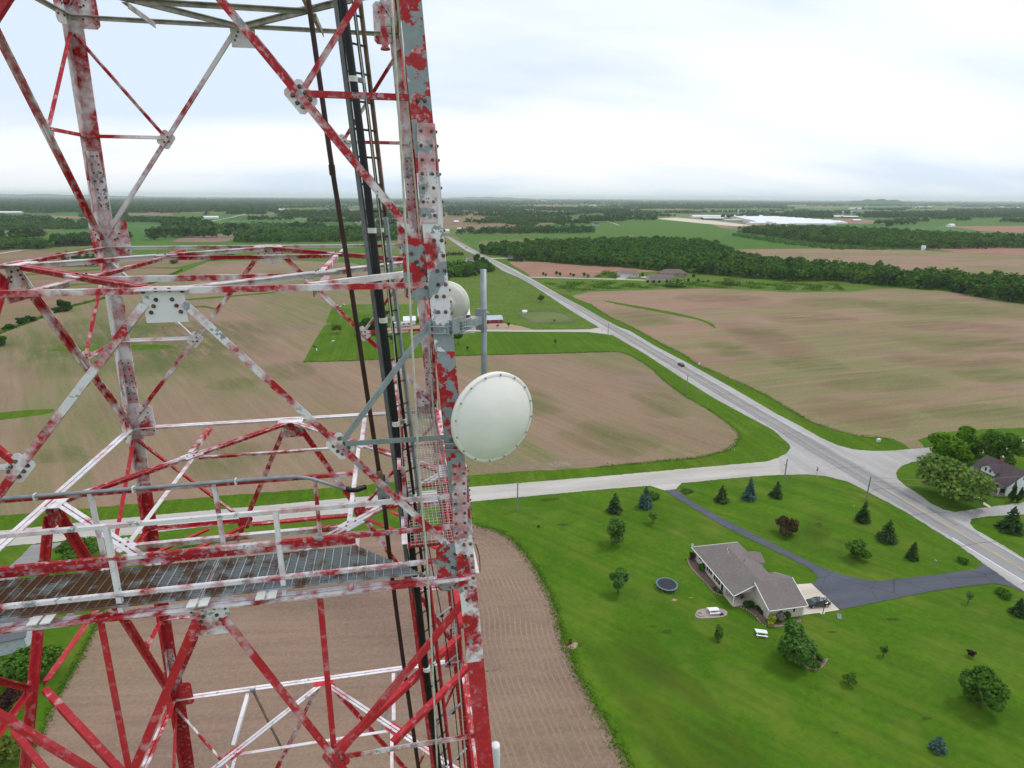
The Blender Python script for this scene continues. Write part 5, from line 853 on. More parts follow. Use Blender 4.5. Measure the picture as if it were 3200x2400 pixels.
for i, (x, y, m, l) in enumerate([(1040, 1070, AW, 'white animal grazing alone in middle of paddock'), (990, 1097, AW, 'white animal nearest field corner of paddock'), (985, 1087, AB, 'black animal beside white one at paddock corner'), (1056, 956, AW, 'leftmost white animal at far paddock fence'), (1063, 961, AW, 'second white animal at far paddock fence'), (1077, 955, AW, 'rightmost white animal at far paddock fence'), (1073, 979, AW, 'white animal left of big farm tree'), (1209, 984, AB, 'dark horse standing behind big farm tree')]):
    me = AM.copy(); me.materials.clear(); me.materials.append(m); o_ = link(bpy.data.objects.new('animal', me)); o_.location = G(x, y); s = 1.25 if i < 7 else 1.7; o_.scale = (s, s, s); o_.rotation_euler = (0, 0, i*1.7); tag(o_, l, 'animal', 'animals in the paddock')
# ------------------------------------------------------------------ the lattice tower
def paint_mat(name, red=.5, grey=.2, pink=.25, redz=None, bright=1., gs=9, chips=.5):
    """old tower paint: red and white coats dusted over each other, flakes down to galvanised steel, rust specks"""
    m, N, L, b = nodes(name); oi = N.new('ShaderNodeObjectInfo'); rn = nd(N, 'ShaderNodeMath', operation='MULTIPLY'); L.new(oi.outputs['Random'], rn.inputs[0]); rn.inputs[1].default_value = 37.
    n1 = noise(N, L, 2.6, 4, .6, w=rn.outputs[0]); n1b = noise(N, L, 7, 5, .7, w=rn.outputs[0])
    ad = nd(N, 'ShaderNodeMath', operation='MULTIPLY_ADD'); L.new(n1b, ad.inputs[0]); ad.inputs[1].default_value = .22; L.new(n1, ad.inputs[2])
    sh = nd(N, 'ShaderNodeMath', operation='MULTIPLY_ADD'); L.new(oi.outputs['Random'], sh.inputs[0]); sh.inputs[1].default_value = .14; L.new(ad.outputs[0], sh.inputs[2]); k = sh.outputs[0]
    if redz is not None:
        g = N.new('ShaderNodeNewGeometry'); s = N.new('ShaderNodeSeparateXYZ'); L.new(g.outputs['Position'], s.inputs[0]); mr = N.new('ShaderNodeMapRange'); mr.inputs[1].default_value = ZB+redz-.35; mr.inputs[2].default_value = ZB+redz+.35; mr.inputs[3].default_value = -.6; mr.inputs[4].default_value = 0; L.new(s.outputs[2], mr.inputs[0])
        q = nd(N, 'ShaderNodeMath', operation='ADD'); L.new(k, q.inputs[0]); L.new(mr.outputs[0], q.inputs[1]); k = q.outputs[0]
    c0 = .68-.24+red*.48
    rd = mixc(N, L, noise(N, L, 3, 3, .5, w=rn.outputs[0]), (.33*bright, .010*bright, .015*bright), (.50*bright, .030*bright**2, .040*bright**2))
    c = mixc(N, L, ramp(N, L, k, [(c0-pink*.38, 0.), (c0+pink*.38, 1.)]), rd, (.76, .73, .76))
    chip = nd(N, 'ShaderNodeMath', operation='MULTIPLY'); L.new(ramp(N, L, noise(N, L, 12, 6, .62, w=rn.outputs[0]), [(.54, 0.), (.60, 1.)]), chip.inputs[0]); L.new(ramp(N, L, noise(N, L, 2.2, 3, .5, w=rn.outputs[0]), [(.40, .1*chips), (.6, chips)]), chip.inputs[1])
    c = mixc(N, L, chip.outputs[0], c, (.72, .68, .71))
    c = mixc(N, L, ramp(N, L, noise(N, L, 1.3, 4, .6, w=rn.outputs[0]), [(.55, 0.), (.75, .22)]), c, (.52, .34, .36))
    c = mixc(N, L, ramp(N, L, noise(N, L, 4.5, 5, .7, w=rn.outputs[0]), [(.56, 0.), (.74, .35)]), c, (.17, .135, .12))
    n2 = noise(N, L, gs, 6, .62, w=rn.outputs[0])
    c = mixc(N, L, ramp(N, L, n2, [(.72-grey*.42, 0.), (.735-grey*.42, 1.)]), c, mixc(N, L, noise(N, L, 22, 3), (.20, .235, .255), (.34, .375, .395)))
    c = mixc(N, L, ramp(N, L, noise(N, L, 26, 4, .7, w=rn.outputs[0]), [(.68, 0.), (.74, .75)]), c, (.10, .045, .025))
    L.new(c, b.inputs['Base Color']); b.inputs['Roughness'].default_value = .55; b.inputs['Specular IOR Level'].default_value = .25
    bp = N.new('ShaderNodeBump'); bp.inputs['Strength'].default_value = .25; bp.inputs['Distance'].default_value = .003; L.new(n2, bp.inputs['Height']); L.new(bp.outputs[0], b.inputs['Normal']); return m
PR = paint_mat('paint_red_coat', .93, .05, .25, bright=1.2, chips=.22); PM = paint_mat('paint_mixed', .47, .12, .2); PW = paint_mat('paint_mostly_white', .12, .22, .5); PG = paint_mat('paint_flaking_to_steel', .74, .55, .08, gs=5, chips=.12); PGW = paint_mat('paint_white_flaking', .22, .50, .12, gs=6, chips=.2); PGM = paint_mat('paint_leg_mixed', .5, .36, .12, gs=6, chips=.2); PGR = paint_mat('paint_red_leg', 1.1, .22, .1, bright=1.2, gs=5, chips=.15); PF = paint_mat('paint_far_leg', .42, .06, .25, redz=-4.9, chips=.3); PS = paint_mat('paint_scuffed', .56, .34, .18)
PRF = paint_mat('paint_red_weathered', .66, .12, .22, chips=.5)
GALV = M('galvanised_steel', (.30, .335, .36), .5, .18, 9, metal=.35); DKST = M('dark_steel', (.17, .18, .19), .55, .25, 6, metal=.3); RUST = M('rusty_rail', (.17, .11, .075), .85, .55, 4); GRIMY = M('grimy_white_steel', (.40, .375, .36), .8, .4, 5); BOLTM = M('bolt_steel', (.14, .085, .07), .6, .6, 12, metal=.2); BLACK = M('black_cable', (.012, .013, .015), .45, .2, 5); BROWNP = M('brown_conduit', (.045, .020, .018), .55, .3, 4); ROPE = M('rope_white', (.52, .49, .42), .9, .2, 12)
K_, W0 = .0633, 2.7
TOWER = thing('lattice_tower', (0, 0, 0), 'red and white lattice tower with peeling paint', 'tower')
def wv(z): return W0-K_*z
def cor(sx, sy, z): w = wv(z); return Vector((sx*w, sy*w, ZB+z))
LV = [6.84, 3.4177, 0, -3.386, -10.2139, -18, -28.5, -42, -57, -ZB+.3]
def fr(e, n):
    e = e.normalized(); n = (n-e*n.dot(e)).normalized(); return e, n, e.cross(n)
def angle(p, q, a, n, mat, name, double=False, t=.011, flip=1, parent=None, gap=.02, off=.0, trim=.0, b=None):
    """rolled angle (or a pair back to back) from p to q; n points inward, first flange lies in the face"""
    p, q = Vector(p), Vector(q); e, n, s = fr(q-p, Vector(n)); s = s*flip; p = p+e*trim+n*off; q = q-e*trim+n*off; b = b or a; mb = MB()
    if double:
        for k in (-1, 1): mb.prism([(k*gap/2, 0), (k*(gap/2+a), 0), (k*(gap/2+a), t), (k*(gap/2+t), t), (k*(gap/2+t), b), (k*gap/2, b)], p, q, s, n)
    else: mb.prism([(0, 0), (a, 0), (a, t), (t, t), (t, b), (0, b)], p, q, s, n)
    bm = bmesh.new(); m = mb.me(name, mat); bm.from_mesh(m); bmesh.ops.recalc_face_normals(bm, faces=bm.faces); bm.to_mesh(m); bm.free()
    return link(bpy.data.objects.new(name, m), parent or TOWER)
BM_ = MB().lathe([(.024, -.002), (.024, .006)], (0, 0, 0), (0, 0, 1), 10).lathe([(.018, .006), (.018, .024), (.013, .028)], (0, 0, 0), (0, 0, 1), 6).me('bolt', BOLTM)
BML = BM_.copy(); BML.materials.clear(); BML.materials.append(GALV)
def bolt(p, n, parent, s=1.0):
    o_ = link(bpy.data.objects.new('bolt', BM_), parent); o_.location = p; o_.rotation_euler = Vector(n).to_track_quat('Z', 'Y').to_euler(); o_.scale = (s*.85,)*3; return o_
def plate(c, u, v, w, h, mat, bolts=(), name='gusset_plate', t=.012, s=1.0, chamfer=0, parent=None):
    c, u, v = Vector(c), Vector(u).normalized(), Vector(v); v = (v-u*v.dot(u)).normalized(); n = u.cross(v); x, y, k = w/2, h/2, chamfer
    prof = [(-x+k, -y), (x-k, -y), (x, -y+k), (x, y-k), (x-k, y), (-x+k, y), (-x, y-k), (-x, -y+k)] if k else [(-x, -y), (x, -y), (x, y), (-x, y)]
    o_ = MB().prism(prof, c-n*t/2, c+n*t/2, u, v).ob(name, mat, parent or TOWER)
    for a, b in bolts: bolt(c+u*a+v*b+n*t/2, n, o_, s)
    return o_
FACES = [('near', (0, -1), Vector((1, 0, 0)), Vector((0, 1, 0))), ('right', (1, 0), Vector((0, 1, 0)), Vector((-1, 0, 0))), ('far', (0, 1), Vector((-1, 0, 0)), Vector((0, -1, 0))), ('left', (-1, 0), Vector((0, -1, 0)), Vector((1, 0, 0)))]
def fpt(face, a, z):                        # a in -1..1 across the face
    w = wv(z); _, d, ax, _n = face; return Vector((d[0]*w+ax.x*a*w, d[1]*w+ax.y*a*w, ZB+z))
# legs in segments, with splice plates
for sx, sy in ((1, -1), (-1, 1), (1, 1), (-1, -1)):
    nr = (sx, sy) == (1, -1); mt = PG if nr else PF; cuts = [7.2, 1.05]+([-.72] if nr else [])+[-2.45, -4.55, -9.2, -17, -27, -40, -55, -ZB]
    for a, b in zip(cuts, cuts[1:]):
        P, Q = cor(sx, sy, a), cor(sx, sy, b-.0); ex, ey = Vector((-sx, 0, 0)), Vector((0, -sy, 0)); t = .022; s = .205 if b > -12 else .25
        MB().prism([(0, 0), (s, 0), (s, t), (t, t), (t, s), (0, s)], P, Q+(P-Q).normalized()*.004, ex, ey).ob('leg', (PGR if a < -4 else PGM if a < -2 else PGW if .5 < a < 1.5 else PG) if nr else mt, TOWER)
    for zc, hh in ((1.05, .92), (-2.45, .86), (-9.2, .9)):
        for ax, ot in ((Vector((-sx, 0, 0)), Vector((0, sy, 0))), (Vector((0, -sy, 0)), Vector((sx, 0, 0)))):
            if (sx, sy) == (-1, -1): continue
            inside = (sx, sy) != (1, -1)
            c = cor(sx, sy, zc)+ax*.105+(ot*-.034 if inside else ot*.009); u = ax; v = cor(sx, sy, zc+1)-cor(sx, sy, zc)
            n = u.cross(v); want = -ot if inside else ot
            if n.dot(want) < 0: u = -u
            bs = [(x, -hh/2+.07+k*(hh-.14)/6) for k in range(7) for x in ((-.05, .05) if k % 2 else (-.045, .055))] if (sy < 0 or ax.x) else []
            plate(c, u, v, .17, hh, paint_mat('splice_paint', .42, .42, .4) if 'SPL' not in MATS else MATS['SPL'], bs, 'splice_plate', s=.8); MATS.setdefault('SPL', bpy.data.materials['splice_paint'])
# pads under the legs
for sx, sy in ((1, -1), (-1, 1), (1, 1), (-1, -1)): c = cor(sx, sy, -ZB); MB().lathe([(1.2, -.1), (1.2, .35), (.6, .5)], (c.x, c.y, 0), (0, 0, 1), 4).ob('footing', CONC, TOWER)
def face_mat(fn, i):
    if i >= 3: return PR if fn != 'far' else PRF
    return {'near': PS, 'right': PRF, 'far': PM, 'left': PRF}[fn]
for i in range(len(LV)-1):
    zu, zl = LV[i], LV[i+1]; vis = i < 4
    for face in FACES:
        fn, d, ax, nin = face; dbl = fn in ('left', 'right'); A = .074 if i < 3 else .092; M0 = face_mat(fn, i)
        # horizontal strut at the upper level
        if i > 0:
            P, Q = fpt(face, -1, zu), fpt(face, 1, zu); sm = PW if (i == 3 and fn != 'near') else (GRIMY if i == 1 else (PM if i < 4 else PRF)); e_ = (Q-P).normalized()
            if i == 4 and fn == 'far': sm = PW
            mb = MB(); s_ = .058 if i < 3 else .06
            for (o1, k) in ((0, 1), (.02+.0, -1)) if (i >= 3) else ((0, 1),):
                pr = [(0, 0), (0, -s_), (.011, -s_), (.011, -.011), (s_, -.011), (s_, 0)] if k == 1 else [(-.02, 0), (-.02, -s_), (-.031, -s_), (-.031, -.011), (-.02-s_, -.011), (-.02-s_, 0)]
                mb.prism(pr, P+nin*.03-Vector((0, 0, 0))+e_*.06, Q+nin*.03-e_*.06, nin, Vector((0, 0, 1)))
            m = mb.me('strut', sm); bm = bmesh.new(); bm.from_mesh(m); bmesh.ops.recalc_face_normals(bm, faces=bm.faces); bm.to_mesh(m); bm.free(); link(bpy.data.objects.new('strut', m), TOWER)
        # half diagonals from the strut's middle to the legs below
        fr_ = (.5, ) if zl > -5 else ((1/3, 2/3) if i == 3 else (.5, ))
        top = fpt(face, 0, zu)
        for sd in (-1, 1):
            bot = fpt(face, sd, zl); dirv = (bot-top); un = dirv.normalized()
            angle(top+un*.22, bot-un*.16, A if not dbl else A*1.25, nin, M0, 'diagonal_brace', dbl, flip=sd*(1 if fn in ('near', 'far', 'left', 'right') else 1), off=.014, b=A*.8)
            for f in fr_:
                nd_ = top.lerp(bot, f); zz = nd_.z-ZB; lp = fpt(face, sd, zz); far_ = fn != 'near'
                a2 = .055 if i < 3 else .068
                angle(nd_+(lp-nd_).normalized()*.1, lp-(lp-nd_).normalized()*(.04 if not far_ else .08), a2, nin, (PS if fn == 'near' else M0) if not (i == 2 and fn == 'near') else GALV if sd > 0 else PS, 'redundant_brace', off=.008, flip=sd)
                if f < .6: lq = fpt(face, sd, zu-.12); angle(nd_+(lq-nd_).normalized()*.1, lq-(lq-nd_).normalized()*.14, a2, nin, (GALV if (i == 2 and sd > 0) else PS) if fn == 'near' and i == 2 else (PRF if fn == 'near' and i < 3 else M0), 'redundant_brace', off=.016, flip=-sd)
                if vis:   # mid gusset
                    out = -nin; u = un if True else ax; v = Vector((0, 0, 1)); g = .21 if i < 3 else .24; uu = u; vv = out.cross(uu)
                    B_ = [(-.07, .05), (.0, .055), (.07, .05), (-.05, -.05), (.02, -.06), (.075, -.045)] if fn == 'near' else ([(-.05, 0), (.05, 0), (0, .05)] if i < 3 else [])
                    inn = fn != 'near'; nrm = nin if inn else out; vv = nrm.cross(uu)
                    plate(nd_+nin*(.032 if not inn else .034)+(lp-nd_).normalized()*.05, uu, vv, g*1.25, g, PW if i < 3 else PR, B_, 'gusset_plate', s=1. if fn == 'near' else .8, chamfer=.03)
        if vis:   # apex gusset under the strut, leg gussets
            nrm = -nin if fn == 'near' else nin; u = ax if ax.cross(Vector((0, 0, 1))).dot(nrm) > 0 else -ax
            if i > 0 or fn != 'near':
                w_, h_ = (.37, .34) if i < 3 else (.40, .40); c = top-Vector((0, 0, h_/2-.01))+nin*(.026 if fn == 'near' else .045)
                bb = [(-.07, .05), (-.1, -.01), (-.13, -.07), (.07, .05), (.1, -.01), (.13, -.07), (-.17, .13), (-.06, .14), (.06, .14), (.17, .13)] if fn in ('near', 'far', 'left') else []
                plate(c, u, Vector((0, 0, 1)), w_, h_, PW if i == 2 else (PS if i == 3 else PM), bb, s=1. if fn == 'near' else .8)
            for sd in (-1, 1):
                if fn == 'near' and sd < 0: continue
                c = fpt(face, sd, zl+.13); c = c-ax*sd*(.30)+nin*(.03 if fn == 'near' else .035)
                bb = [(-.05*sd, .16), (-.0*sd, .08), (.04*sd, .0), (.08*sd, .17), (.08*sd, -.02), (.08*sd, -.18), (-.1*sd, -.2)] if fn != 'right' else []
                uu = u*sd if False else u
                plate(c, uu, Vector((0, 0, 1)), .28, .62, PG if fn == 'near' else PM if i < 3 else PR, [(a*(1 if u.dot(ax) > 0 else -1), b) for a, b in bb] if i < 3 else [], s=1. if fn == 'near' else .8, chamfer=.05)
# bolts down the near right leg's front face at the joints
legfront = TOWER
nrleg = [o_ for o_ in TOWER.children if o_.name.startswith('leg')][:3]
for zc in (0, LV[3]):
    for dz in (.42, .27, .12, -.02, -.14, -.3):
        for dx in (.045, .12): c = cor(1, -1, zc+dz)+Vector((-dx-.02*math.sin(dz*40), -.001, 0)); bolt(c, (0, -1, 0), nrleg[1] if zc+dz > -2.45 else nrleg[2])
for z in (LV[1]*.5, LV[2]*.5+LV[3]*.5):
    for dx in (.06, .13): bolt(cor(1, -1, z)+Vector((-dx, -.001, 0)), (0, -1, 0), nrleg[1])
for z in np.arange(-.45, .62, .12): bolt(cor(1, -1, z)+Vector((.001, .09, 0)), (1, 0, 0), nrleg[1])
# plan bracing at the levels: diamond through strut middles and an inner square
for i, zu in ((1, LV[1]), (2, LV[2]), (3, LV[3]), (4, LV[4])):
    zo = Vector((0, 0, -.02)); mids = [fpt(f, 0, zu)+f[3]*.1+zo for f in FACES]; mt = [GRIMY, PM, PM, PW][i-1]; half = []
    for k in range(4):
        a, b = mids[k], mids[(k+1) % 4]; u_ = (b-a).normalized(); angle(a+u_*.12, b-u_*.12, .052, (0, 0, -1), mt if i != 2 else (PM, PRF)[k % 2], 'plan_brace', True, b=.07); half.append((a+b)/2+Vector((0, 0, -.03)))
        plate((a+b)/2+Vector((0, 0, -.012)), u_, Vector((0, 0, 1)).cross(u_), .3, .22, PW if i != 4 else PR, [(-.08, 0), (.08, 0), (0, .06)], s=.8)
        plate(a+Vector((0, 0, .004)), FACES[k][2], -FACES[k][3], .46, .26, PW if i != 4 else PR, [(-.15, .03), (-.08, -.03), (.08, -.03), (.15, .03), (0, .05)], s=.9)
    for k in range(4):
        a, b = half[k], half[(k+1) % 4]; u_ = (b-a).normalized(); angle(a+u_*.1, b-u_*.1, .065, (0, 0, -1), mt if i != 2 else (PM, PRF, PRF, PM)[k], 'plan_brace', False, flip=1)
    for sx in (-1, 1):   # stubs carrying the square on to the near and far struts
        for sy in (-1, 1):
            a = Vector((sx*wv(zu)*.5, sy*wv(zu)*.55, ZB+zu-.05)); b = Vector((sx*wv(zu)*.5, sy*(wv(zu)-.1), ZB+zu-.05)); angle(a, b, .08, (0, 0, -1), mt, 'plan_brace')
# ring of hip members a third of the way down the big panel
zr = LV[3]+(LV[4]-LV[3])/3; r3 = wv(LV[4])/3
for face in FACES:
    f2 = FACES[(FACES.index(face)+1) % 4]; w = wv(zr); P = lambda f, s: Vector((f[1][0]*w+f[2].x*s*r3, f[1][1]*w+f[2].y*s*r3, ZB+zr))+f[3]*.09
    a, b = P(face, 1), P(f2, -1); angle(a, b, .085, (0, 0, -1), PR, 'hip_brace', trim=.1)
    a2, b2 = P(face, 1).lerp(P(face, w/r3), .36), P(f2, -1).lerp(P(f2, -w/r3), .36); angle(a2, b2, .075, (0, 0, -1), PR, 'hip_brace', trim=.06)
    if face[0] != 'near': angle(P(face, -1), P(face, 1), .09, (0, 0, -1), PR, 'hip_brace', trim=.1)
    for s in (-1, 1) if face[0] == 'near' else ():
        tp = Vector((face[1][0]*wv(LV[3])+face[2].x*s*r3, face[1][1]*wv(LV[3])+face[2].y*s*r3, ZB+LV[3]-.1))+face[3]*.06; angle(tp, P(face, s)-face[3]*.04, .066, face[3], PR, 'hanger', trim=.02)
# ------------------------------------------------------------------ walkways
def nearpt(x, y, off=0):
    d = ray(x, y); t = (-W0+K_*(CAM.z-ZB)-CAM.y)/(d.y-K_*d.z); p = CAM+d*t; p.y += off; return p
def grate_mat():
    m, N, L, b = nodes('rusty_grating'); g = N.new('ShaderNodeNewGeometry'); s = N.new('ShaderNodeSeparateXYZ'); L.new(g.outputs['Position'], s.inputs[0])
    mr = N.new('ShaderNodeMapRange'); mr.inputs[1].default_value = -1.6; mr.inputs[2].default_value = .9; mr.inputs[3].default_value = .10; mr.inputs[4].default_value = -.05; L.new(s.outputs[0], mr.inputs[0])
    q = nd(N, 'ShaderNodeMath', operation='ADD'); L.new(noise(N, L, 3.5, 5, .65), q.inputs[0]); L.new(mr.outputs[0], q.inputs[1])
    c = mixc(N, L, ramp(N, L, q.outputs[0], [(.45, 0.), (.57, 1.)]), (.33, .36, .38), mixc(N, L, noise(N, L, 14, 4), (.10, .055, .035), (.23, .125, .070))); L.new(c, b.inputs['Base Color']); b.inputs['Roughness'].default_value = .7; return m
GRT = grate_mat(); MESHW = M('mesh_whitewashed', (.40, .385, .37), .7, .45, 5)
zg = ZB-3.29
WALK = thing('catwalk', (0, -2.53, zg), 'rusty grating catwalk with painted handrails across the near tower face', 'catwalk'); WO = Vector((0, -2.53, zg))
def grating(parent, x0, x1, y0, y1, mat, org, along='x', pitch=.032, cross=.1, cut=None, th=.004, dp=.028, name='grating'):
    mb = MB()
    if along == 'x':
        for y in np.arange(y0, y1+.001, pitch):
            xe = x1 if not cut else min(x1, cut(y)); mb.box(((x0+xe)/2-org.x, y-org.y, 0), (xe-x0, th, dp))
        for x in np.arange(x0+.02, x1, cross):
            ys = [y for y in (y0, y1) if True]; yb = y1
            if cut:
                yy = [y for y in np.arange(y0, y1, .02) if cut(y) >= x]
                if not yy: continue
                yb = max(yy)
            mb.box((x-org.x, (y0+yb)/2-org.y, dp/2), (.011, yb-y0, .009))
    else:
        for x in np.arange(x0, x1+.001, pitch): mb.box((x-org.x, (y0+y1)/2-org.y, 0), (th, y1-y0, dp))
        for y in np.arange(y0+.02, y1, cross): mb.box(((x0+x1)/2-org.x, y-org.y, dp/2), (x1-x0, .007, .007))
    return tag(mb.ob(name, mat, parent), kind='stuff')
cutf = lambda y: 2.30-(y+2.9)*1.05
grating(WALK, -2.9, -.075, -2.89, -2.17, GRT, WO); grating(WALK, -.055, 2.32, -2.89, -2.17, GRT, WO, cut=cutf)
def lbar(p, q, a, up, mat, name, parent, org, flip=1): o_ = angle(Vector(p)-org, Vector(q)-org, a, up, mat, name, parent=parent, t=.008, flip=flip); return o_
zt = ZB-2.375; yt = -2.85
def ext(px1, px2, off, X0, X1):
    a, b = nearpt(*px1, off), nearpt(*px2, off); d = (b-a)/(b.x-a.x); return a+d*(X0-a.x), a+d*(X1-a.x)
for (p1, p2, X1, m) in (((0, 1678), (1431, 1552), 2.78, paint_mat('rail_paint', .25, .30, .4)), ((0, 1783), (1297, 1660), 2.75, PS), ((0, 1903), (1380, 1756), 2.7, PS)): a, b = ext(p1, p2, .045, -2.86, X1); lbar(a, b, .045, (0, 0, -1), m, 'rail', WALK, WO)
for X in (-2.45, -.842, .803): lbar((X, -2.865, ZB-3.39), (X+.0, -2.805, zt-.005), .05, (0, 1, 0), PW, 'rail_post', WALK, WO)
for z, X1, m in ((-2.40, 1.53, PRF), (-2.80, 1.55, PM)) : lbar((-2.9, -1.95, ZB+z), (X1, -1.95, ZB+z), .045, (0, 0, -1), m, 'rail', WALK, WO) if z == -2.40 else None
for X in (-2.7, -1.357, -.037, 1.1): lbar((X, -1.96, ZB-3.28), (X, -1.95, ZB-2.41), .045, (0, 1, 0), PM, 'rail_post', WALK, WO)
lbar((-2.9, -2.15, ZB-3.18), (1.52, -2.15, ZB-3.18), .09, (0, 0, -1), PS, 'kick_plate', WALK, WO); pass
for X in (-2.2, -1.55, -.065, .62, 1.5): MB().box(Vector((X, -2.53, ZB-3.335))-WO, (.06, .86, .05)).ob('bearer', PM, WALK)
for X in (-1.55, -.065, .62): MB().box(Vector((X-.06, -2.96, ZB-3.30))-WO, (.09, .14, .012)).box(Vector((X+.06, -2.96, ZB-3.30))-WO, (.09, .14, .012)).ob('clip', TRIM, WALK)
RW = Vector((2.55, .4, zg)); RWK = thing('side_catwalk', RW, 'open mesh catwalk running back along right tower face', 'catwalk')
grating(RWK, 2.19, 2.86, -2.3, 2.95, MESHW, RW, along='y', pitch=.052, cross=.075, th=.005, dp=.012, name='mesh_floor')
for X, m in ((2.15, PW), (2.89, PM)): lbar((X, -2.3, ZB-3.25), (X, 2.95, ZB-3.25), .07, (0, 0, -1), m, 'kick_plate', RWK, RW)
for y in (-2.2, -.6, 1., 2.7): MB().box(Vector((2.53, y, ZB-3.34))-RW, (.75, .05, .05)).ob('bearer', PRF, RWK)
for z in (-2.4, -2.85): lbar((2.12, -1.95, ZB+z), (2.12, 2.9, ZB+z), .05, (0, 0, -1), PM, 'rail', RWK, RW)
for y in (-1.9, .4, 2.6): lbar((2.12, y, ZB-3.3), (2.12, y, ZB-2.4), .05, (1, 0, 0), PM, 'rail_post', RWK, RW)
# conduit along the inner handrail and junction box
PT = [Vector((-2.9, -1.99, ZB-2.37)), Vector((-1, -1.99, ZB-2.37)), Vector((.55, -1.99, ZB-2.37)), Vector((.95, -1.99, ZB-2.39)), Vector((1.25, -1.97, ZB-2.52)), Vector((1.5, -1.9, ZB-2.66)), Vector((1.66, -1.8, ZB-2.68))]
cd = thing('rail_conduit', PT[0], 'grey conduit strapped along inner handrail ending in black boot', 'conduit'); Q = smooth_pts([p-PT[0] for p in PT], 6, False); MB().tube(Q[:-6], .022, 8).ob('pipe', GALV, cd, True); MB().tube(Q[-9:], .034, 8).ob('boot', BLACK, cd, True)
for X in (-1.9, -.9, .2): MB().box(Vector((X, -1.985, ZB-2.38))-PT[0], (.02, .06, .07)).ob('strap', TRIM, cd)
jb = onY(1199, 1527, -1.55); e = thing('junction_box', jb, 'grey junction box hanging beside the cables above catwalk end', 'junction box'); MB().box((0, 0, 0), (.15, .12, .24)).ob('box', GALV, e); MB().box((0, -.066, 0), (.16, .012, .25)).ob('lid', GALV, e); MB().tube([(0, 0, .12), (0, 0, .2)], .03, 8).ob('hub', RUST, e)
# ------------------------------------------------------------------ ladder and cables
def lad(z, side): return Vector(((1.8744 if side == 0 else 2.1321)-.0655*z, (-1.3224 if side == 0 else -1.0921)+.0835*z, ZB+z))
LD = thing('ladder', lad(-13, 0), 'rusty steel climbing ladder inside near right corner', 'ladder'); LO = lad(-13, 0); ud = (lad(0, 1)-lad(0, 0)).normalized()
for s, m in ((0, DKST), (1, RUST)):
    a, b = lad(5, s)-LO, lad(-13, s)-LO; pn = Vector((-ud.y, ud.x, 0)); w_ = .075 if s == 0 else .055
    for z0, z1, mm in ((5, .6, m), (.596, -4.4, DKST if s == 0 else GALV), (-4.404, -13, PR)): MB().prism([(-w_/2, -.012), (w_/2, -.012), (w_/2, .012), (-w_/2, .012)], lad(z0, s)-LO, lad(z1, s)-LO, pn, ud).ob('rail', mm, LD)
rl = (lad(0, 1)-lad(0, 0)).length; RM = MB().tube([(0, 0, 0), (rl, 0, 0)], .013, 8).me('rung', M('rung_rust', (.10, .07, .06), .7, .5, 8)); rz_ = math.atan2(ud.y, ud.x)
for k in range(58):
    z = 4.9-.305*k+(.0402)
    if z < -12.8: break
    o_ = link(bpy.data.objects.new('rung', RM), LD); o_.location = lad(z, 0)-LO; o_.rotation_euler = (0, 0, rz_)
def run(name, pts, r, mat, label, cat, n=8, dY=None):
    P = [onY(x, y, Y) for x, y, Y in pts]; P = smooth_pts(P, 5, False); e = thing(name, P[-1], label, cat); MB().tube([p-P[-1] for p in P], r, n).ob('strand', mat, e, True); return e, P
e, P = run('conduit', [(958, -40, -1.35), (1010, 330, -1.45), (1037, 520, -1.5), (1082, 800, -1.55), (1135, 1150, -1.62), (1187, 1490, -1.68)], .028, BROWNP, 'brown conduit pipe left of black cable above junction box', 'conduit')
MB().tube([onY(1036, 515, -1.5)-P[-1], onY(1040, 548, -1.5)-P[-1]], .036, 10).ob('coupling', BROWNP, e); MB().tube([onY(1184, 1470, -1.68)-P[-1], onY(1188, 1495, -1.68)-P[-1]], .042, 10).ob('coupling', RUST, e)
run('conduit', [(1198, 1558, -1.72), (1226, 1808, -1.75), (1258, 2050, -1.82), (1312, 2430, -1.9)], .028, BROWNP, 'brown conduit pipe running down below junction box', 'conduit')
def cable(name, o1, o2, r, mat, label):
    P = [lad(z, 0)+ud*o1+Vector((ud.y, -ud.x, 0))*(o2+.01*math.sin(z*1.3)) for z in np.arange(5, -13.1, -.5)]; e = thing(name, P[-1], label, 'cable'); MB().tube([p-P[-1] for p in P], r, 12).ob('jacket', mat, e, True); return e, P
ck, CP = cable('feeder_cable', .03, .085, .044, BLACK, 'thick black feeder cable along left ladder rail')
ct, TP = cable('thin_cable', .165, .10, .020, BLACK, 'thinner black cable beside thick feeder cable')
for z in (2.1, .45, -.62, -1.95, -3.0, -4.15, -5.6, -7.4):
    c = lad(z, 0)+Vector((ud.y, -ud.x, 0))*.09; e = thing('cable_clamp', c, {2.1: 'top', .45: 'second', -.62: 'third', -1.95: 'fourth', -3.0: 'fifth', -4.15: 'sixth', -5.6: 'seventh', -7.4: 'lowest'}[z]+' steel clamp down the black cables', 'clamp', rz_, 'cable clamps')
    MB().lathe([(.048, -.03), (.052, -.03), (.052, .03), (.048, .03)], (.03, 0, 0), (0, 0, 1), 14).ob('band', TRIM, e); MB().lathe([(.024, -.025), (.029, -.025), (.029, .025), (.024, .025)], (.165, -.01, 0), (0, 0, 1), 12).ob('band', TRIM, e); MB().box((.105, -.01, 0), (.075, .05, .045)).ob('bracket', DKST, e)
run('safety_wire', [(1100, -30, -1.45), (1155, 400, -1.5), (1200, 800, -1.55), (1238, 1150, -1.6), (1262, 1500, -1.65), (1308, 1900, -1.7), (1395, 2440, -1.75)], .007, ROPE, 'thin safety wire down middle of ladder', 'wire', 6)
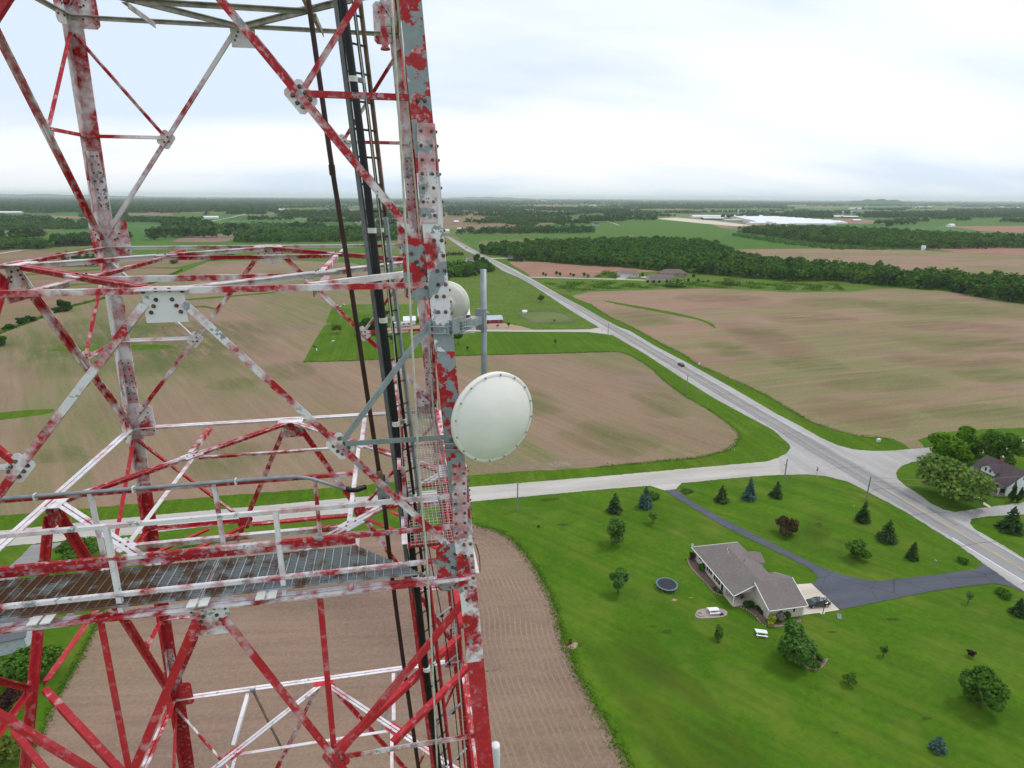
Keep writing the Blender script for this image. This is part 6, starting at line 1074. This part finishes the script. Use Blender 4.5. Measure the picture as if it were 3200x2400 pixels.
run('rope', [(1222, -40, -2.9), (1273, 800, -2.95), (1312, 1500, -3.0), (1337, 1800, -3.05), (1368, 2420, -3.1)], .0125, ROPE, 'pale rope hanging outside near tower face', 'rope', 6)
run('rope', [(1238, -40, -2.1), (1290, 500, -2.15), (1332, 985, -2.2), (1368, 1450, -2.3), (1416, 1906, -2.4), (1460, 2430, -2.5)], .0105, ROPE, 'second pale rope just left of near leg', 'rope', 6)
run('thin_wires', [(1330, 1650, -1.4), (1352, 1780, -1.4), (1385, 1950, -1.45), (1420, 2200, -1.5), (1440, 2430, -1.5)], .008, BLACK, 'thin black wire right of ladder in lower panel', 'wire', 6)
run('leg_wire', [(1486, 1700, -2.86), (1497, 1735, -2.8), (1500, 1780, -2.8), (1494, 1790, -2.85)], .006, BLACK, 'short black wire bowing out from near leg edge', 'wire', 6)
for k, (x, y) in enumerate([(1380, 1918), (1402, 2068), (1415, 2222), (1432, 2365)]):
    p = onY(x, y, -1.47); e = thing('wire_standoff', p, ['first', 'second', 'third', 'fourth'][k]+' standoff bracket from top along lower thin wire', 'bracket', rz_, 'wire standoffs'); MB().box((.05, 0, 0), (.3, .03, .012)).ob('arm', GALV, e); MB().lathe([(.03, -.02), (.03, .02)], (0, 0, -.02), (0, 0, 1), 8).ob('clip', BLACK, e)
# ladder support bracket out to the near strut
a, b = onY(965, 886, -2.55), onY(1290, 846, -1.2); angle(a, b, .07, (0, 0, -1), PM, 'ladder_bracket')
# flanged spool by the upper right corner
p = onY(1200, 100, 1.9); e = thing('flanged_spool', p, 'flanged rusty pipe spool under top strut near far leg', 'pipe spool'); MB().lathe([(.075, -.25), (.075, -.23), (.052, -.2), (.05, .16), (.068, .2), (.068, .22)], (0, 0, 0), (-.03, 0, 1), 16).ob('spool', paint_mat('spool_paint', .8, .2, .4), e, True); MB().box((.12, 0, .1), (.16, .04, .04)).ob('bracket', GRIMY, e)
# ------------------------------------------------------------------ dish antennas and mount
DISHW = M('radome_offwhite', (.80, .775, .735), .4, .07, 2.2); DISHR = M('dish_rim', (.76, .74, .70), .45, .06, 3); DISHB = M('dish_back', (.56, .55, .50), .55, .05, 3)
def dish(c, n, R0, label, back=False):
    e = thing('dish_antenna', c, label, 'dish antenna'); n = Vector(n).normalized(); O = Vector((0, 0, 0))
    prof = [(R0*math.sin(a)*1.0, .02+.14*R0/.5*math.cos(a*1.0)) for a in np.linspace(.001, math.pi/2*.94, 10)]
    MB().lathe([(.002, .13*R0/.5)]+[(R0*.93*t, .13*R0/.5*(1-t**2.2)+.0) for t in np.linspace(.08, 1, 12)], O, n, 56, False).ob('radome', DISHW, e, True)
    MB().lathe([(R0*.925, .004), (R0*.985, .004), (R0, -.006), (R0, -.05), (R0*.97, -.06)], O, n, 56, False).ob('rim', DISHR, e, True)
    MB().lathe([(R0*.97, -.06), (R0*.8, -.13), (R0*.5, -.21), (R0*.36, -.235), (R0*.36, -.26), (R0*.30, -.265), (.02, -.27)], O, n, 48).ob('reflector', DISHB, e, True)
    a = n.cross(Vector((0, 0, 1))).normalized(); b = a.cross(n)
    for k in range(16): t = k*math.pi/8+.15; bolt((a*math.cos(t)+b*math.sin(t))*R0*.955+n*.006, n, e, .5).data = BML
    MB().lathe([(.10, -.27), (.10, -.42)], O, n, 16).ob('hub', GALV, e); return e
dc = atD(1546, 1307, 5.95); dish(dc, (.42, -1, .0), .47, 'round off white radome dish antenna beside near tower leg')
d2 = onY(1398, 948, 3.35); e2 = dish(d2, (.25, 1, .02), .46, 'second dish antenna seen from behind past the near leg')
hub = -Vector((.25, 1, .02)).normalized()*.40; lg = cor(1, 1, d2.z-ZB)-d2; MB().tube([hub+Vector((0, 0, .45)), hub-Vector((0, 0, .55))], .034, 12).ob('mount_pipe', GALV, e2)
for dz in (.3, -.4): MB().tube([hub+Vector((0, 0, dz)), lg+Vector((-.05, -.05, dz))], .03, 8).ob('mount_arm', GALV, e2)
mt_ = onY(1512, 1000, -2.28); MT = thing('antenna_pipe', Vector((mt_.x, mt_.y, ZB-2.3)), 'vertical galvanised pipe mount carrying the radome dish', 'pipe mount'); MO = MT.location.copy()
tp = onY(1510, 842, -2.28); MB().tube([Vector((mt_.x, mt_.y, ZB-2.2))-MO, Vector((mt_.x, mt_.y, tp.z))-MO], .034, 18).ob('pipe', GALV, MT, True)
def bracket(zr_, full):
    lc = cor(1, -1, zr_); px = Vector((mt_.x, mt_.y, ZB+zr_)); br = MB(); a = lc+Vector((-.10, .06, 0)); 
    d = (px-lc); d.z = 0; u = d.normalized(); v = Vector((-u.y, u.x, 0)); rot = Matrix((u, v, Vector((0, 0, 1)))).transposed(); L0 = d.length
    MB().box(lc+u*(L0*.5-.02)-v*.0-MO, (L0*.86, .085, .09), rot).ob('arm', GALV, MT)
    MB().box(lc+u*.05-v*.05+Vector((0, 0, .03))-MO, (.24, .012, .16), rot).ob('slotted_plate', GALV, MT); MB().box(lc+u*.17-v*.058+Vector((0, 0, .01))-MO, (.18, .01, .12), rot).ob('slotted_plate', GALV, MT)
    for k in range(12): bolt(lc+u*(.06+.035*(k % 4))-v*.058+Vector((0, 0, .045-.03*(k//4)))-MO, -v, MT, .45)
    MB().box(px-u*.06-MO, (.05, .11, .24), rot).ob('pipe_saddle', GALV, MT)
    for dz in (.07, -.10): MB().tube([px+Vector((math.cos(t)*.048, math.sin(t)*.048, dz))-MO for t in np.linspace(0, 6.283, 17)], .0085, 6).ob('u_bolt', GALV, MT)
    for dz in (.03, -.04): MB().tube([lc+Vector((-.26, -.035, dz))-MO, lc+Vector((-.05, -.045, dz-.01))-MO, lc+u*.26-v*.10+Vector((0, 0, dz-.05))-MO], .0085, 6).ob('threaded_rod', GALV, MT)
    MB().box(lc+Vector((-.24, -.02, 0))-MO, (.025, .05, .15)).ob('clamp_bar', GALV, MT); MB().box(lc+Vector((-.05, -.03, 0))-MO, (.025, .04, .13)).ob('clamp_bar', GALV, MT)
bracket(-.47, True); bracket(-1.75, False)
MB().tube([Vector((mt_.x, mt_.y, dc.z))-MO, dc-Vector((.42, -1, 0)).normalized()*.36-MO], .05, 10).ob('dish_mount', GALV, MT)
p = onY(1548, 2360, -2.6); e = thing('panel_antenna', p, 'small white capped antenna at foot of near leg', 'antenna'); MB().lathe([(.02, .3), (.06, .29), (.065, .26), (.065, -.6), (.05, -.62)], (0, 0, -.1), (0, 0, 1), 18).ob('radome', M('antenna_white', (.72, .74, .76), .4, .03), e, True); MB().box((-.12, 0, -.3), (.2, .05, .08)).ob('bracket', GALV, e)
for (x0, y0, Y0, x1, y1, Y1, m_) in ((790, 2157, 3.25, 882, 2342, 2.5, RUST), (1250, 2100, 3.25, 1190, 2285, 2.5, GALV)):
    MB().tube([onY(x0, y0, Y0), onY(x1, y1, Y1)], .028, 8).ob('stay_rod', m_, TOWER); MB().box(onY(x0, y0, Y0), (.12, .05, .1)).ob('rod_bracket', GALV, TOWER)
# ------------------------------------------------------------------ air between here and the skyline
hz = MB().box((0, 24500, 99.5), (62000, 55000, 205)); hm = bpy.data.materials.new('haze_air'); hm.use_nodes = True; Nh = hm.node_tree.nodes; Nh.clear(); oh = Nh.new('ShaderNodeOutputMaterial'); pv = Nh.new('ShaderNodeVolumePrincipled')
pv.inputs['Color'].default_value = (.86, .94, 1, 1); pv.inputs['Density'].default_value = 4.6e-5; pv.inputs['Anisotropy'].default_value = .0; hm.node_tree.links.new(pv.outputs[0], oh.inputs['Volume'])
ho = hz.ob('haze', hm); tag(ho, 'thin summer haze over the far fields', 'haze', kind='stuff')
